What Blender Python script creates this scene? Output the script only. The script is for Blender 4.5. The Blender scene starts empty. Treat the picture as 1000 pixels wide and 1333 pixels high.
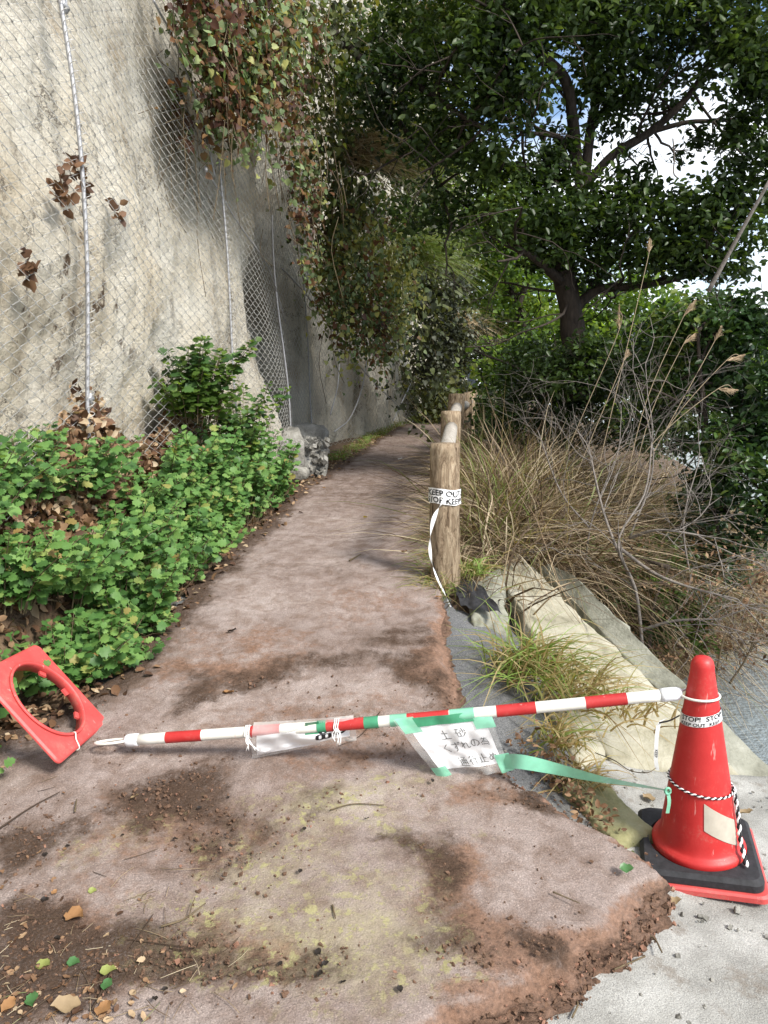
import bpy, math, random
import numpy as np
from mathutils import Vector, Matrix
R = math.radians
rng = np.random.default_rng(7)
random.seed(7)
S = bpy.context.scene
COL = S.collection

# ------------------------------------------------------------------ camera, sky, sun, exposure
CAMH, PITCH = 1.5, R(9.4)
cam = bpy.data.objects.new('camera', bpy.data.cameras.new('camera')); COL.objects.link(cam)
cam.location = (0, 0, CAMH); cam.rotation_euler = (R(90) - PITCH, 0, 0)
cam.data.sensor_fit = 'HORIZONTAL'; cam.data.sensor_width = 36; cam.data.lens = 36
cam.data.clip_start = .05; cam.data.clip_end = 6000
S.camera = cam
SUN_DIR = Vector((.60, -.60, .80)).normalized()          # towards the sun
elev = math.asin(SUN_DIR.z); azim = math.atan2(SUN_DIR.x, SUN_DIR.y)
world = bpy.data.worlds.new('World'); S.world = world; world.use_nodes = True
wt = world.node_tree; wt.nodes.clear()
wo = wt.nodes.new('ShaderNodeOutputWorld'); wb = wt.nodes.new('ShaderNodeBackground'); wb.inputs[1].default_value = .12
sky = wt.nodes.new('ShaderNodeTexSky'); sky.sky_type = 'NISHITA'; sky.sun_disc = False
sky.sun_elevation = elev; sky.sun_rotation = azim; sky.air_density = 1.0; sky.dust_density = .6; sky.ozone_density = 2.0
tc = wt.nodes.new('ShaderNodeTexCoord')
cn = wt.nodes.new('ShaderNodeTexNoise'); cn.inputs['Scale'].default_value = 3.0; cn.inputs['Detail'].default_value = 7; cn.inputs['Roughness'].default_value = .55
cmap = wt.nodes.new('ShaderNodeMapping'); cmap.inputs['Scale'].default_value = (1, 1, 2.2); cmap.inputs['Location'].default_value = (3.3, 1.0, .4)
wt.links.new(tc.outputs['Generated'], cmap.inputs['Vector']); wt.links.new(cmap.outputs[0], cn.inputs['Vector'])
cr = wt.nodes.new('ShaderNodeValToRGB'); cr.color_ramp.elements[0].position = .41; cr.color_ramp.elements[1].position = .58
cr.color_ramp.elements[0].color = (0, 0, 0, 1); cr.color_ramp.elements[1].color = (1, 1, 1, 1)
wt.links.new(cn.outputs['Fac'], cr.inputs[0])
cm = wt.nodes.new('ShaderNodeMix'); cm.data_type = 'RGBA'
wt.links.new(cr.outputs[0], cm.inputs[0]); wt.links.new(sky.outputs[0], cm.inputs[6]); cm.inputs[7].default_value = (7.6, 7.9, 8.3, 1)
wt.links.new(cm.outputs[2], wb.inputs[0]); wt.links.new(wb.outputs[0], wo.inputs[0])
sl = bpy.data.lights.new('sun', 'SUN'); sl.energy = 3.8; sl.angle = R(14); sl.color = (1, .955, .88)
sun = bpy.data.objects.new('sun', sl); COL.objects.link(sun)
sun.rotation_euler = (-SUN_DIR).to_track_quat('-Z', 'Y').to_euler(); sun.location = (20, -12, 25)
S.view_settings.view_transform = 'Standard'; S.view_settings.look = 'None'; S.view_settings.gamma = 1
S.view_settings.use_curve_mapping = False; S.view_settings.exposure = .86
S.render.engine = 'CYCLES'; S.cycles.max_bounces = 8; S.cycles.transparent_max_bounces = 12

# ------------------------------------------------------------------ geometry of the view (photo pixels -> world points)
CC, SS = math.cos(PITCH), math.sin(PITCH)
def ray(u, v):
    a = (u - 500) / 1000; b = (666.5 - v) / 1000
    return np.array([a, CC + b * SS, -SS + b * CC])
def at(u, v, y):
    q = ray(u, v); return np.array([0, 0, CAMH]) + q * (y / q[1])
def onz(u, v, z):
    q = ray(u, v); return np.array([0, 0, CAMH]) + q * ((z - CAMH) / q[2])

# ------------------------------------------------------------------ noise
def _h(ix, iy, iz, s):
    n = (ix * 374761393 + iy * 668265263 + iz * 2147483647 + s * 974634777) & 0xFFFFFFFF
    n = ((n ^ (n >> 13)) * 1274126177) & 0xFFFFFFFF
    n = ((n ^ (n >> 16)) * 2246822519) & 0xFFFFFFFF
    return ((n ^ (n >> 15)) & 0xFFFFFF) / float(0xFFFFFF)
def vn(p, s=0):
    p = np.asarray(p, float); i = np.floor(p).astype(np.int64); f = p - i; f = f * f * (3 - 2 * f)
    x, y, z = i[..., 0], i[..., 1], i[..., 2]; fx, fy, fz = f[..., 0], f[..., 1], f[..., 2]
    def L(a, b, t): return a + (b - a) * t
    c = [[[_h(x + a, y + b, z + d, s) for d in (0, 1)] for b in (0, 1)] for a in (0, 1)]
    r = [[L(c[a][b][0], c[a][b][1], fz) for b in (0, 1)] for a in (0, 1)]
    return L(L(r[0][0], r[0][1], fy), L(r[1][0], r[1][1], fy), fx)
def fbm(x, y, z=0, sc=1.0, oc=4, s=0):
    x, y, z = np.broadcast_arrays(np.asarray(x, float), np.asarray(y, float), np.asarray(z, float))
    p = np.stack([x, y, z], -1) * sc; o = 0; a = .5; t = 0
    for k in range(oc): o = o + a * vn(p + 17.3 * k, s + k); t += a; a *= .5; p = p * 2.03
    return o / t
def sst(x, a=0., b=1.):
    t = np.clip((np.asarray(x, float) - a) / (b - a), 0, 1); return t * t * (3 - 2 * t)

# ------------------------------------------------------------------ object helpers
ORG = {}
def tag(o, label=None, cat=None, group=None, kind=None):
    if label: o['label'] = label
    if cat: o['category'] = cat
    if group: o['group'] = group
    if kind: o['kind'] = kind
    return o
def thing(name, label, cat, loc=(0, 0, 0), group=None):
    o = bpy.data.objects.new(name, None); COL.objects.link(o); o.location = loc; o.empty_display_size = .1
    ORG[o.name] = np.array(loc, float); return tag(o, label, cat, group)
def put(name, me, parent=None):
    o = bpy.data.objects.new(name, me); COL.objects.link(o)
    if parent is not None: o.parent = parent; ORG[o.name] = ORG.get(parent.name, np.zeros(3))
    return o
def mesh(name, V, F, mat, parent=None, smooth=True, attrs=None, kind=None, label=None):
    """F: list of index arrays (each n x k) or one array or a list of tuples."""
    V = np.asarray(V, float)
    if parent is not None: V = V - ORG.get(parent.name, np.zeros(3))
    me = bpy.data.meshes.new(name)
    if isinstance(F, np.ndarray): F = [F]
    if len(F) and isinstance(F[0], (tuple, list)):
        me.from_pydata(V.tolist(), [], F)
    else:
        F = [f for f in F if len(f)]
        me.vertices.add(len(V)); me.vertices.foreach_set('co', V.ravel().astype(np.float32))
        tot = sum(f.size for f in F); me.loops.add(tot)
        me.loops.foreach_set('vertex_index', np.concatenate([f.ravel() for f in F]).astype(np.int32))
        cnt = np.concatenate([np.full(len(f), f.shape[1]) for f in F]); me.polygons.add(len(cnt))
        me.polygons.foreach_set('loop_start', np.concatenate([[0], np.cumsum(cnt)[:-1]]).astype(np.int32))
        me.update(calc_edges=True)
    for k, a in (attrs or {}).items():
        at_ = me.attributes.new(k, 'FLOAT', 'POINT'); at_.data.foreach_set('value', np.asarray(a, np.float32))
    me.polygons.foreach_set('use_smooth', [smooth] * len(me.polygons))
    me.materials.append(mat); me.validate(); me.update()
    o = put(name, me, parent)
    if kind: o['kind'] = kind
    if label: o['label'] = label
    return o
def grid_faces(n, m, off=0):
    i = np.arange(n - 1)[:, None] * m + np.arange(m - 1)[None] + off
    return np.stack([i, i + 1, i + m + 1, i + m], -1).reshape(-1, 4)
class MB:
    def __init__(s): s.V = []; s.F = {}; s.n = 0; s.T = []
    def add(s, V, F, tint=0.):
        V = np.asarray(V, float); s.V.append(V); s.T.append(np.full(len(V), tint) if np.isscalar(tint) else np.asarray(tint))
        F = F if isinstance(F, list) else [F]
        for f in F:
            f = np.asarray(f)
            if f.size: s.F.setdefault(f.shape[1], []).append(f + s.n)
        s.n += len(V)
    def tube(s, P, r, k=6, tint=0., cap=True):
        P = np.asarray(P, float); n = len(P); r = np.broadcast_to(np.asarray(r, float), (n,))
        T = np.gradient(P, axis=0); T /= np.linalg.norm(T, axis=1)[:, None] + 1e-9
        ref = np.array([0, 0, 1.]) if abs(T[0][2]) < .8 else np.array([1., 0, 0])
        A = np.cross(T, ref); A /= np.linalg.norm(A, axis=1)[:, None] + 1e-9
        for i in range(1, n):
            a = A[i - 1] - T[i] * (A[i - 1] @ T[i]); l = np.linalg.norm(a)
            if l > 1e-6: A[i] = a / l
        B = np.cross(T, A); an = np.arange(k) * 2 * np.pi / k
        V = P[:, None] + r[:, None, None] * (np.cos(an)[None, :, None] * A[:, None] + np.sin(an)[None, :, None] * B[:, None])
        i = np.arange(n - 1)[:, None] * k; j = np.arange(k)[None]; j2 = (j + 1) % k
        F = np.stack([i + j, i + j2, i + k + j2, i + k + j], -1).reshape(-1, 4)
        fl = [F]
        if cap and k > 2: fl += [np.arange(k)[None, ::-1], (np.arange(k) + (n - 1) * k)[None]]
        s.add(V.reshape(-1, 3), fl, tint)
    def box(s, c, h, rot=None, tint=0., jit=0.):
        V = np.array([[x, y, z] for x in (-1, 1) for y in (-1, 1) for z in (-1, 1)], float)
        if jit: V = V * rng.uniform(1 - jit, 1.05, (8, 3))
        V = V * np.asarray(h)
        if rot is not None: V = V @ np.asarray(rot).T
        s.add(V + np.asarray(c), np.array([[0, 1, 3, 2], [4, 6, 7, 5], [0, 4, 5, 1], [2, 3, 7, 6], [0, 2, 6, 4], [1, 5, 7, 3]]), tint)
    def build(s, name, mat, parent=None, smooth=True, kind=None, label=None):
        V = np.concatenate(s.V); F = [np.concatenate(f) for f in s.F.values()]
        return mesh(name, V, F, mat, parent, smooth, {'tint': np.concatenate(s.T)}, kind, label)
def nrm(v): v = np.asarray(v, float); return v / (np.linalg.norm(v, axis=-1, keepdims=True) + 1e-9)
def spline(P, n):
    P = np.asarray(P, float); m = len(P)
    if m < 3: return np.array([P[0] + (P[-1] - P[0]) * t for t in np.linspace(0, 1, n)])
    Q = np.vstack([2 * P[0] - P[1], P, 2 * P[-1] - P[-2]]); out = []
    for t in np.linspace(0, m - 1 - 1e-6, n):
        i = int(t); f = t - i; a, b, c, d = Q[i:i + 4]
        out.append(.5 * (2 * b + (c - a) * f + (2 * a - 5 * b + 4 * c - d) * f * f + (3 * b - a - 3 * c + d) * f ** 3))
    return np.array(out)

# ------------------------------------------------------------------ materials
def newmat(name):
    m = bpy.data.materials.new(name); m.use_nodes = True; nt = m.node_tree
    return m, nt, nt.nodes['Principled BSDF'], nt.nodes['Material Output']
def ramp(nt, fac, stops):
    r = nt.nodes.new('ShaderNodeValToRGB'); e = r.color_ramp.elements
    while len(e) > len(stops): e.remove(e[-1])
    while len(e) < len(stops): e.new(1)
    for k, (p, c) in enumerate(stops): e[k].position = p; e[k].color = (*c, 1) if len(c) == 3 else c
    nt.links.new(fac, r.inputs[0]); return r.outputs[0]
def noise(nt, sc, det=5, ro=.6, vec=None, st=None, dist=0.):
    n = nt.nodes.new('ShaderNodeTexNoise'); n.inputs['Scale'].default_value = sc; n.inputs['Detail'].default_value = det; n.inputs['Roughness'].default_value = ro
    n.inputs['Distortion'].default_value = dist
    if vec is None: vec = pos(nt)
    if st:
        mp = nt.nodes.new('ShaderNodeMapping'); mp.inputs['Scale'].default_value = st; nt.links.new(vec, mp.inputs[0]); vec = mp.outputs[0]
    nt.links.new(vec, n.inputs['Vector']); return n.outputs['Fac']
def pos(nt):
    return nt.nodes.new('ShaderNodeNewGeometry').outputs['Position']
def attr(nt, k):
    a = nt.nodes.new('ShaderNodeAttribute'); a.attribute_name = k; return a.outputs['Fac']
def mth(nt, op, a, b=None, c=None, clamp=False):
    n = nt.nodes.new('ShaderNodeMath'); n.operation = op; n.use_clamp = clamp
    for i, x in enumerate((a, b, c)):
        if x is None: continue
        if isinstance(x, (int, float)): n.inputs[i].default_value = x
        else: nt.links.new(x, n.inputs[i])
    return n.outputs[0]
def mix(nt, f, a, b, mode='MIX'):
    n = nt.nodes.new('ShaderNodeMix'); n.data_type = 'RGBA'; n.blend_type = mode
    for i, x in ((0, f), (6, a), (7, b)):
        if isinstance(x, (int, float)): n.inputs[i].default_value = x
        elif isinstance(x, tuple): n.inputs[i].default_value = (*x, 1)
        else: nt.links.new(x, n.inputs[i])
    return n.outputs[2]
def band(nt, x, a, b):
    n = nt.nodes.new('ShaderNodeMapRange'); n.interpolation_type = 'SMOOTHSTEP'; nt.links.new(x, n.inputs[0])
    n.inputs[1].default_value = a; n.inputs[2].default_value = b; return n.outputs[0]
def bump(nt, b, h, st, dist=.01):
    n = nt.nodes.new('ShaderNodeBump'); n.inputs['Strength'].default_value = st; n.inputs['Distance'].default_value = dist
    nt.links.new(h, n.inputs['Height']); nt.links.new(n.outputs[0], b.inputs['Normal'])
def nmat(name, stops, sc=20, ro=.8, bs=.4, bsc=None, bd=.01, det=6, spec=.3, st=None, metal=0.):
    m, nt, b, o = newmat(name)
    nt.links.new(ramp(nt, noise(nt, sc, det, st=st), stops), b.inputs['Base Color'])
    b.inputs['Roughness'].default_value = ro; b.inputs['Specular IOR Level'].default_value = spec; b.inputs['Metallic'].default_value = metal
    if bs: bump(nt, b, noise(nt, bsc or sc * 2, 6, st=st), bs, bd)
    return m
def leafmat(name, stops, tr=.3, ro=.5, rnd=False, spec=.35):
    """colour from the per-leaf tint (or the per-object random), with translucency"""
    m, nt, b, o = newmat(name)
    if rnd: f = nt.nodes.new('ShaderNodeObjectInfo').outputs['Random']
    else: f = attr(nt, 'tint')
    c = ramp(nt, f, stops)
    c = mix(nt, .35, c, ramp(nt, noise(nt, 60, 3), [(.3, (.55, .55, .5)), (.7, (1, 1, 1))]), 'MULTIPLY')
    nt.links.new(c, b.inputs['Base Color']); b.inputs['Roughness'].default_value = ro; b.inputs['Specular IOR Level'].default_value = spec
    t = nt.nodes.new('ShaderNodeBsdfTranslucent'); c2 = mix(nt, 1., c, (1.6, 1.5, .7), 'MULTIPLY'); nt.links.new(c2, t.inputs[0])
    x = nt.nodes.new('ShaderNodeMixShader'); x.inputs[0].default_value = tr
    nt.links.new(b.outputs[0], x.inputs[1]); nt.links.new(t.outputs[0], x.inputs[2]); nt.links.new(x.outputs[0], o.inputs[0])
    return m
def plain(name, col, ro=.5, spec=.4, var=.12, sc=30, bs=0., alpha=1., metal=0.):
    m, nt, b, o = newmat(name)
    lo = tuple(max(0, c * (1 - var)) for c in col); hi = tuple(min(1, c * (1 + var)) for c in col)
    nt.links.new(ramp(nt, noise(nt, sc, 5), [(.3, lo), (.7, hi)]), b.inputs['Base Color'])
    b.inputs['Roughness'].default_value = ro; b.inputs['Specular IOR Level'].default_value = spec; b.inputs['Alpha'].default_value = alpha; b.inputs['Metallic'].default_value = metal
    if bs: bump(nt, b, noise(nt, sc * 3, 5), bs, .003)
    return m

# ------------------------------------------------------------------ ground shape
_ky = [-3, 0, 1.5, 2.1, 2.75, 3.66, 4.2, 6.8, 10, 14, 20, 30, 60]
_kz = [-.05, .0, .10, .18, .285, .395, .44, .56, .63, .68, .76, .9, 1.2]
_ty = np.linspace(-4, 70, 3701); _tz = np.interp(_ty, _ky, _kz); _tz = np.convolve(np.pad(_tz, 20, 'edge'), np.ones(41) / 41, 'valid')
def zp(y): return np.interp(y, _ty, _tz)
def pleft(y): return np.interp(y, [0, 2.1, 2.5, 2.89, 4, 5, 6.8, 10, 14.1, 17, 22, 30, 60], [-2.6, -2.3, -1.5, -1.15, -1.03, -.93, -.79, -.35, .14, .6, 1.35, 2.6, 7])
def pright(y): return np.interp(y, [.6, 1.0, 1.2, 1.35, 1.497, 1.663, 1.8, 1.9, 1.98, 2.05, 2.124, 2.419, 2.743, 3.66, 4.2, 6.2, 8.2, 12.7, 17, 30, 60],
                                [-1.8, -1.0, -.5, -.18, .10, .41, .60, .74, .80, .78, .68, .40, .30, .31, .27, .48, .72, 1.34, 1.98, 3.8, 8])
def bank(x, y):
    r = x - pright(np.maximum(y, 2.8)) - .15
    W = np.clip(.45 + .66 * (y - 3.6), .45, 6)
    return zp(y) - .06 - (zp(y) + 1.1) * sst(r / (W * 1.5))
def talus(x, y):
    k = sst((pleft(np.maximum(y, 2.6)) - .05 - x) / .62) ** 1.5; f = (1 - sst(y, 5.6, 7.4)) * sst(y, 1.5, 2.9)
    return zp(y) + .66 * k * f
def apron(x, y):
    return np.maximum(0, zp(y) - .17) * 1.3 * (1 - sst((x - .35) / .75)) - .06 * (x - .9) - .02
def ground(x, y):
    mid = (pleft(np.maximum(y, 2.5)) + pright(np.maximum(y, 2.8))) / 2
    return np.where(x < mid, talus(x, y) - .03, bank(x, y))

# ------------------------------------------------------------------ setting: terrain, path, ramp, water
M_soil = nmat('soil', [(.25, (.045, .03, .02)), (.5, (.10, .065, .04)), (.75, (.17, .12, .075))], 9, .95, .9, 30, .03)
xs = np.concatenate([np.linspace(-30, -4, 14), np.linspace(-3.8, 5, 150), np.linspace(5.3, 16, 30)]); ys = np.concatenate([np.linspace(-12, 0, 12), np.linspace(.2, 10, 170), np.linspace(10.3, 60, 90)])
X, Y = np.meshgrid(xs, ys)
Z = ground(X, Y) + (fbm(X, Y, 0, 3, 4, 3) - .5) * .09
near = (Y < 3.9) & (X > -.9)
Z = np.where(near, np.minimum(Z, np.minimum(apron(X, Y), zp(Y)) - .14), Z)
Z = np.where((X > pleft(Y) - .02) & (X < pright(Y) + .06), np.minimum(Z, zp(Y) - .12), Z)
Z = np.where(X > 3.0, np.minimum(Z, -.9 + 0 * Z + np.where(Y > 7, np.clip((zp(Y) + .9) * (1 - sst((X - 3 - .2 * (Y - 7)) / 3)), 0, 2), 0)), Z)
tag(mesh('ground', np.stack([X, Y, Z], -1).reshape(-1, 3), grid_faces(len(ys), len(xs)), M_soil), kind='structure')

# path slab
def path_mat():
    m, nt, b, o = newmat('worn_reddish_concrete')
    n1, n2, n3 = noise(nt, 2.2, 6), noise(nt, 230, 4, .75), noise(nt, 26, 6, .7)
    base = ramp(nt, n1, [(.3, (.225, .177, .157)), (.5, (.30, .248, .228)), (.7, (.375, .322, .30))])
    sp = ramp(nt, n2, [(.30, (.30, .28, .27)), (.44, (.85, .84, .83)), (.58, (1.12, 1.1, 1.09)), (.68, (1.9, 1.87, 1.82))])
    base = mix(nt, .8, base, sp, 'MULTIPLY')
    stn = ramp(nt, noise(nt, 11, 7, .65, dist=.5), [(.35, (.62, .53, .46)), (.6, (1.06, 1.05, 1.04))])
    base = mix(nt, .85, base, stn, 'MULTIPLY')
    def mask(k, w, lo, hi, n): return band(nt, mth(nt, 'ADD', attr(nt, k), mth(nt, 'MULTIPLY', mth(nt, 'SUBTRACT', n, .5), w)), lo, hi)
    ng = noise(nt, 120, 5, .75)
    clay = ramp(nt, noise(nt, 75, 5, .7), [(.3, (.085, .048, .03)), (.5, (.21, .115, .072)), (.7, (.32, .185, .12))])
    base = mix(nt, mth(nt, 'MULTIPLY', mask('clay', 1.1, .35, .75, noise(nt, 18, 7, .7)), .8), base, clay)
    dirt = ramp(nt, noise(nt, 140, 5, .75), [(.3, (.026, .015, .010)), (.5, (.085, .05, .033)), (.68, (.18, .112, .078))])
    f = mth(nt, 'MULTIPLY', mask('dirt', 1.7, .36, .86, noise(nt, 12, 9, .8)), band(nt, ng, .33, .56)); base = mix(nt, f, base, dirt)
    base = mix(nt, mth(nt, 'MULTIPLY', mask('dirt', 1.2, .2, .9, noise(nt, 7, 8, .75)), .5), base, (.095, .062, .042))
    spots = band(nt, mth(nt, 'ADD', mth(nt, 'MULTIPLY', noise(nt, 30, 3, .6), .6), mth(nt, 'MULTIPLY', noise(nt, 85, 5, .75), .4)), .525, .585)
    lf = mth(nt, 'MULTIPLY', mth(nt, 'MULTIPLY', spots, mask('lichen', 1.2, .35, .85, noise(nt, 9, 5))), .9)
    base = mix(nt, lf, base, ramp(nt, n3, [(.3, (.27, .25, .10)), (.7, (.44, .41, .20))]))
    base = mix(nt, mth(nt, 'MULTIPLY', mask('lichen', .9, .40, 1.1, n3), .6), base, (.40, .36, .22))
    nt.links.new(base, b.inputs['Base Color']); b.inputs['Roughness'].default_value = .9; b.inputs['Specular IOR Level'].default_value = .2
    hgt = mth(nt, 'ADD', mth(nt, 'MULTIPLY', n2, .35), mth(nt, 'MULTIPLY', mth(nt, 'ADD', noise(nt, 90, 5, .8), mth(nt, 'MULTIPLY', f, noise(nt, 160, 4, .8))), .8))
    bump(nt, b, hgt, 1., .010)
    return m
def patch(x, y, P):
    o = np.zeros_like(x); x = x + (fbm(x, y, 0, 3.2, 4, 301) - .5) * .55; y = y + (fbm(x, y, 7, 3.2, 4, 302) - .5) * .55
    for u, v, a, bb, w in P:
        z0 = .3; c = onz(u, v, float(zp(2.5)))
        for _ in range(4): c = onz(u, v, float(zp(c[1])))
        dx = a / 1000 * (c[1] + .3); dp = onz(u, v - bb, c[2])[1] - c[1]
        o = np.maximum(o, w * np.exp(-((x - c[0]) / dx) ** 2 - ((y - c[1]) / dp) ** 2))
    return o
DIRT = [(70, 1250, 150, 70, 1.1), (190, 1270, 130, 60, 1.1), (250, 1055, 120, 35, .95), (60, 1110, 90, 40, .8), (330, 1090, 90, 30, .6), (330, 885, 110, 22, .8), (250, 905, 70, 25, .8), (440, 870, 110, 18, .75), (520, 830, 60, 18, .7), (560, 1140, 60, 55, .95),
        (560, 1230, 120, 50, .65), (640, 750, 60, 12, .6), (420, 745, 90, 10, .45), (460, 960, 70, 20, .5), (330, 1290, 90, 50, .8), (90, 960, 90, 20, .6), (700, 1030, 50, 20, .9), (640, 1010, 30, 15, .9), (560, 880, 40, 40, .8), (720, 1230, 60, 30, .8), (440, 1040, 80, 25, .6)]
CLAY = [(250, 1080, 200, 60, .65), (120, 1200, 160, 80, .6), (400, 960, 200, 40, .55), (450, 780, 120, 30, .5), (580, 1150, 90, 45, .9), (640, 1240, 110, 55, .9), (740, 1215, 70, 30, .8), (570, 840, 30, 60, 1.1), (300, 870, 140, 25, .8), (300, 1260, 90, 70, .7), (650, 1040, 60, 20, .7), (330, 830, 120, 20, .6), (470, 930, 90, 20, .5), (580, 1310, 60, 25, .9)]
LICH = [(420, 1230, 230, 130, .8), (470, 1060, 200, 60, .7), (470, 1040, 160, 45, .75), (440, 1200, 130, 90, .85), (390, 1110, 120, 50, .7), (400, 1290, 90, 50, .8), (620, 1010, 60, 25, .5), (180, 1100, 100, 40, .55), (500, 1310, 80, 40, .7)]
yv = np.concatenate([np.arange(.9, 2.6, .009), np.arange(2.6, 4.6, .016), np.arange(4.6, 9, .04), np.arange(9, 34, .15)])
nt_ = 230
tt = np.linspace(0, 1, nt_)
YL = yv[:, None] + 0 * tt[None]
le = pleft(yv) + (fbm(yv, 0, 0, 6, 4, 11) - .5) * .16
jag = (fbm(yv, 3, 0, 5.5, 3, 12) - .5) * .16 + (fbm(yv, 9, 0, 24, 3, 13) - .5) * .10 + (np.round(fbm(yv, 5, 0, 34, 2, 14) * 4) / 4 - .5) * .05
jl = (fbm(yv, 3, 0, 4, 3, 12) - .5) * .10
re = pright(yv) + jag * (1 - sst(yv, 2.3, 2.7)) + jl * sst(yv, 2.3, 2.7)
XL = le[:, None] + (re - le)[:, None] * tt[None]
dirtw = patch(XL, YL, DIRT); clayw = patch(XL, YL, CLAY); lichw = patch(XL, YL, LICH)
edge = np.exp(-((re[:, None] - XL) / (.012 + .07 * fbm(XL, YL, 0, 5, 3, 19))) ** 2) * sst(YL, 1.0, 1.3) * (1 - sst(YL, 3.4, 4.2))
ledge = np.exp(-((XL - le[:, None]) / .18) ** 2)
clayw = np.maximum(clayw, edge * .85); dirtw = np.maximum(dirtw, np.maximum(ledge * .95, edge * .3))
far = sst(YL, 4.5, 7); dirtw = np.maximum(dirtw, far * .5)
ZL = zp(YL) + (fbm(XL, YL, 0, 2.5, 3, 21) - .5) * .03 + dirtw * (fbm(XL, YL, 0, 38, 4, 22) - .42) * .030 + (fbm(XL, YL, 0, 60, 2, 23) - .5) * .005
ZL -= .02 * sst(XL, .2, .8) + edge ** 3 * (.02 + .03 * fbm(XL, YL, 0, 22, 3, 24))
# broken rim: rubble face going down and out along the edge normal
tx, ty_ = np.gradient(re), np.gradient(yv); ln = np.hypot(tx, ty_); nx, ny = ty_ / ln, -tx / ln
nx = np.convolve(np.pad(nx, 6, 'edge'), np.ones(13) / 13, 'valid'); ny = np.convolve(np.pad(ny, 6, 'edge'), np.ones(13) / 13, 'valid')
K = 14; cols = []
for k in range(1, K + 1):
    q = k / K
    zb = np.minimum(apron(re, yv), zp(yv) - .05) - .03
    out = .032 * q ** 1.5 + (fbm(yv, q * 3, 0, 26, 3, 31) - .5) * .045 * (1 - .7 * sst(yv, 2.4, 2.8)) + (fbm(yv, q * 6, 0, 70, 2, 33) - .5) * .03 + (fbm(yv, q * 9, 0, 28, 2, 34) > .55) * .012
    cx = re + nx * out; cy = yv + ny * out; cz = ZL[:, -1] + (zb - ZL[:, -1]) * q + (fbm(cx, cy, q * 2, 40, 2, 32) - .5) * .015
    cols.append(np.stack([cx, cy, cz], -1))
P3 = np.concatenate([np.stack([XL, YL, ZL], -1), np.stack(cols, 1)], 1)
pad = lambda a, v: np.concatenate([a, np.full((len(yv), K), v)], 1)
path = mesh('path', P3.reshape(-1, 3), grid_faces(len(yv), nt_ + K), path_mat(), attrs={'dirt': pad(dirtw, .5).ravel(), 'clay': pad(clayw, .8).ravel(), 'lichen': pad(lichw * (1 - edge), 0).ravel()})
tag(path, kind='structure')

# concrete ramp at the right
def ramp_mat():
    m, nt, b, o = newmat('pale_rough_concrete')
    n2 = noise(nt, 260, 3, .7)
    c = ramp(nt, noise(nt, 3.2, 7, .65), [(.3, (.20, .195, .18)), (.5, (.33, .325, .305)), (.68, (.47, .465, .445))])
    c = mix(nt, .8, c, ramp(nt, n2, [(.3, (.5, .5, .5)), (.5, (1, 1, 1)), (.7, (1.45, 1.45, 1.42))]), 'MULTIPLY')
    c = mix(nt, mth(nt, 'MULTIPLY', band(nt, noise(nt, 7, 7, .7), .54, .66), .6), c, (.17, .14, .11))
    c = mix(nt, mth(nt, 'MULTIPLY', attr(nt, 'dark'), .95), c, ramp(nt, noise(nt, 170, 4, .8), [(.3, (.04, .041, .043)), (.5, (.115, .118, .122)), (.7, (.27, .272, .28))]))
    nt.links.new(c, b.inputs['Base Color']); b.inputs['Roughness'].default_value = .9; b.inputs['Specular IOR Level'].default_value = .2
    bump(nt, b, mth(nt, 'ADD', n2, noise(nt, 45, 6, .75)), .7, .007); return m
M_ramp = ramp_mat()
gx = np.arange(-1.2, 2.7, .02); gy = np.arange(.4, 4.3, .02); X, Y = np.meshgrid(gx, gy)
Z = apron(X, Y) + (fbm(X, Y, 0, 3, 4, 41) - .5) * .03 + (fbm(X, Y, 0, 25, 3, 42) - .5) * .012 - .8 * sst(X, 2.2, 2.7) - 1.1 * sst(Y, 2.88, 3.15) * sst(X, .75, 1.15)
Z = np.minimum(Z, zp(Y) - .03)
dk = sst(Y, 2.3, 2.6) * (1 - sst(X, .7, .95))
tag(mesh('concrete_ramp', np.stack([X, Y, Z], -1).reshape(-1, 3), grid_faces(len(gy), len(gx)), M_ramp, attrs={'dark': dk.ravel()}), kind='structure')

# water to the horizon
mw, nt, b, o = newmat('water'); b.inputs['Base Color'].default_value = (.20, .235, .25, 1); b.inputs['Roughness'].default_value = .12; b.inputs['Specular IOR Level'].default_value = .9
bump(nt, b, mth(nt, 'ADD', noise(nt, 9, 4, st=(1, 2.2, 1)), mth(nt, 'MULTIPLY', noise(nt, 30, 3), .4)), .55, .06)
tag(mesh('water', [(-3000, -500, -.72), (3000, -500, -.72), (3000, 5500, -.72), (-3000, 5500, -.72)], [(0, 1, 2, 3)], mw), kind='structure')

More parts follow.
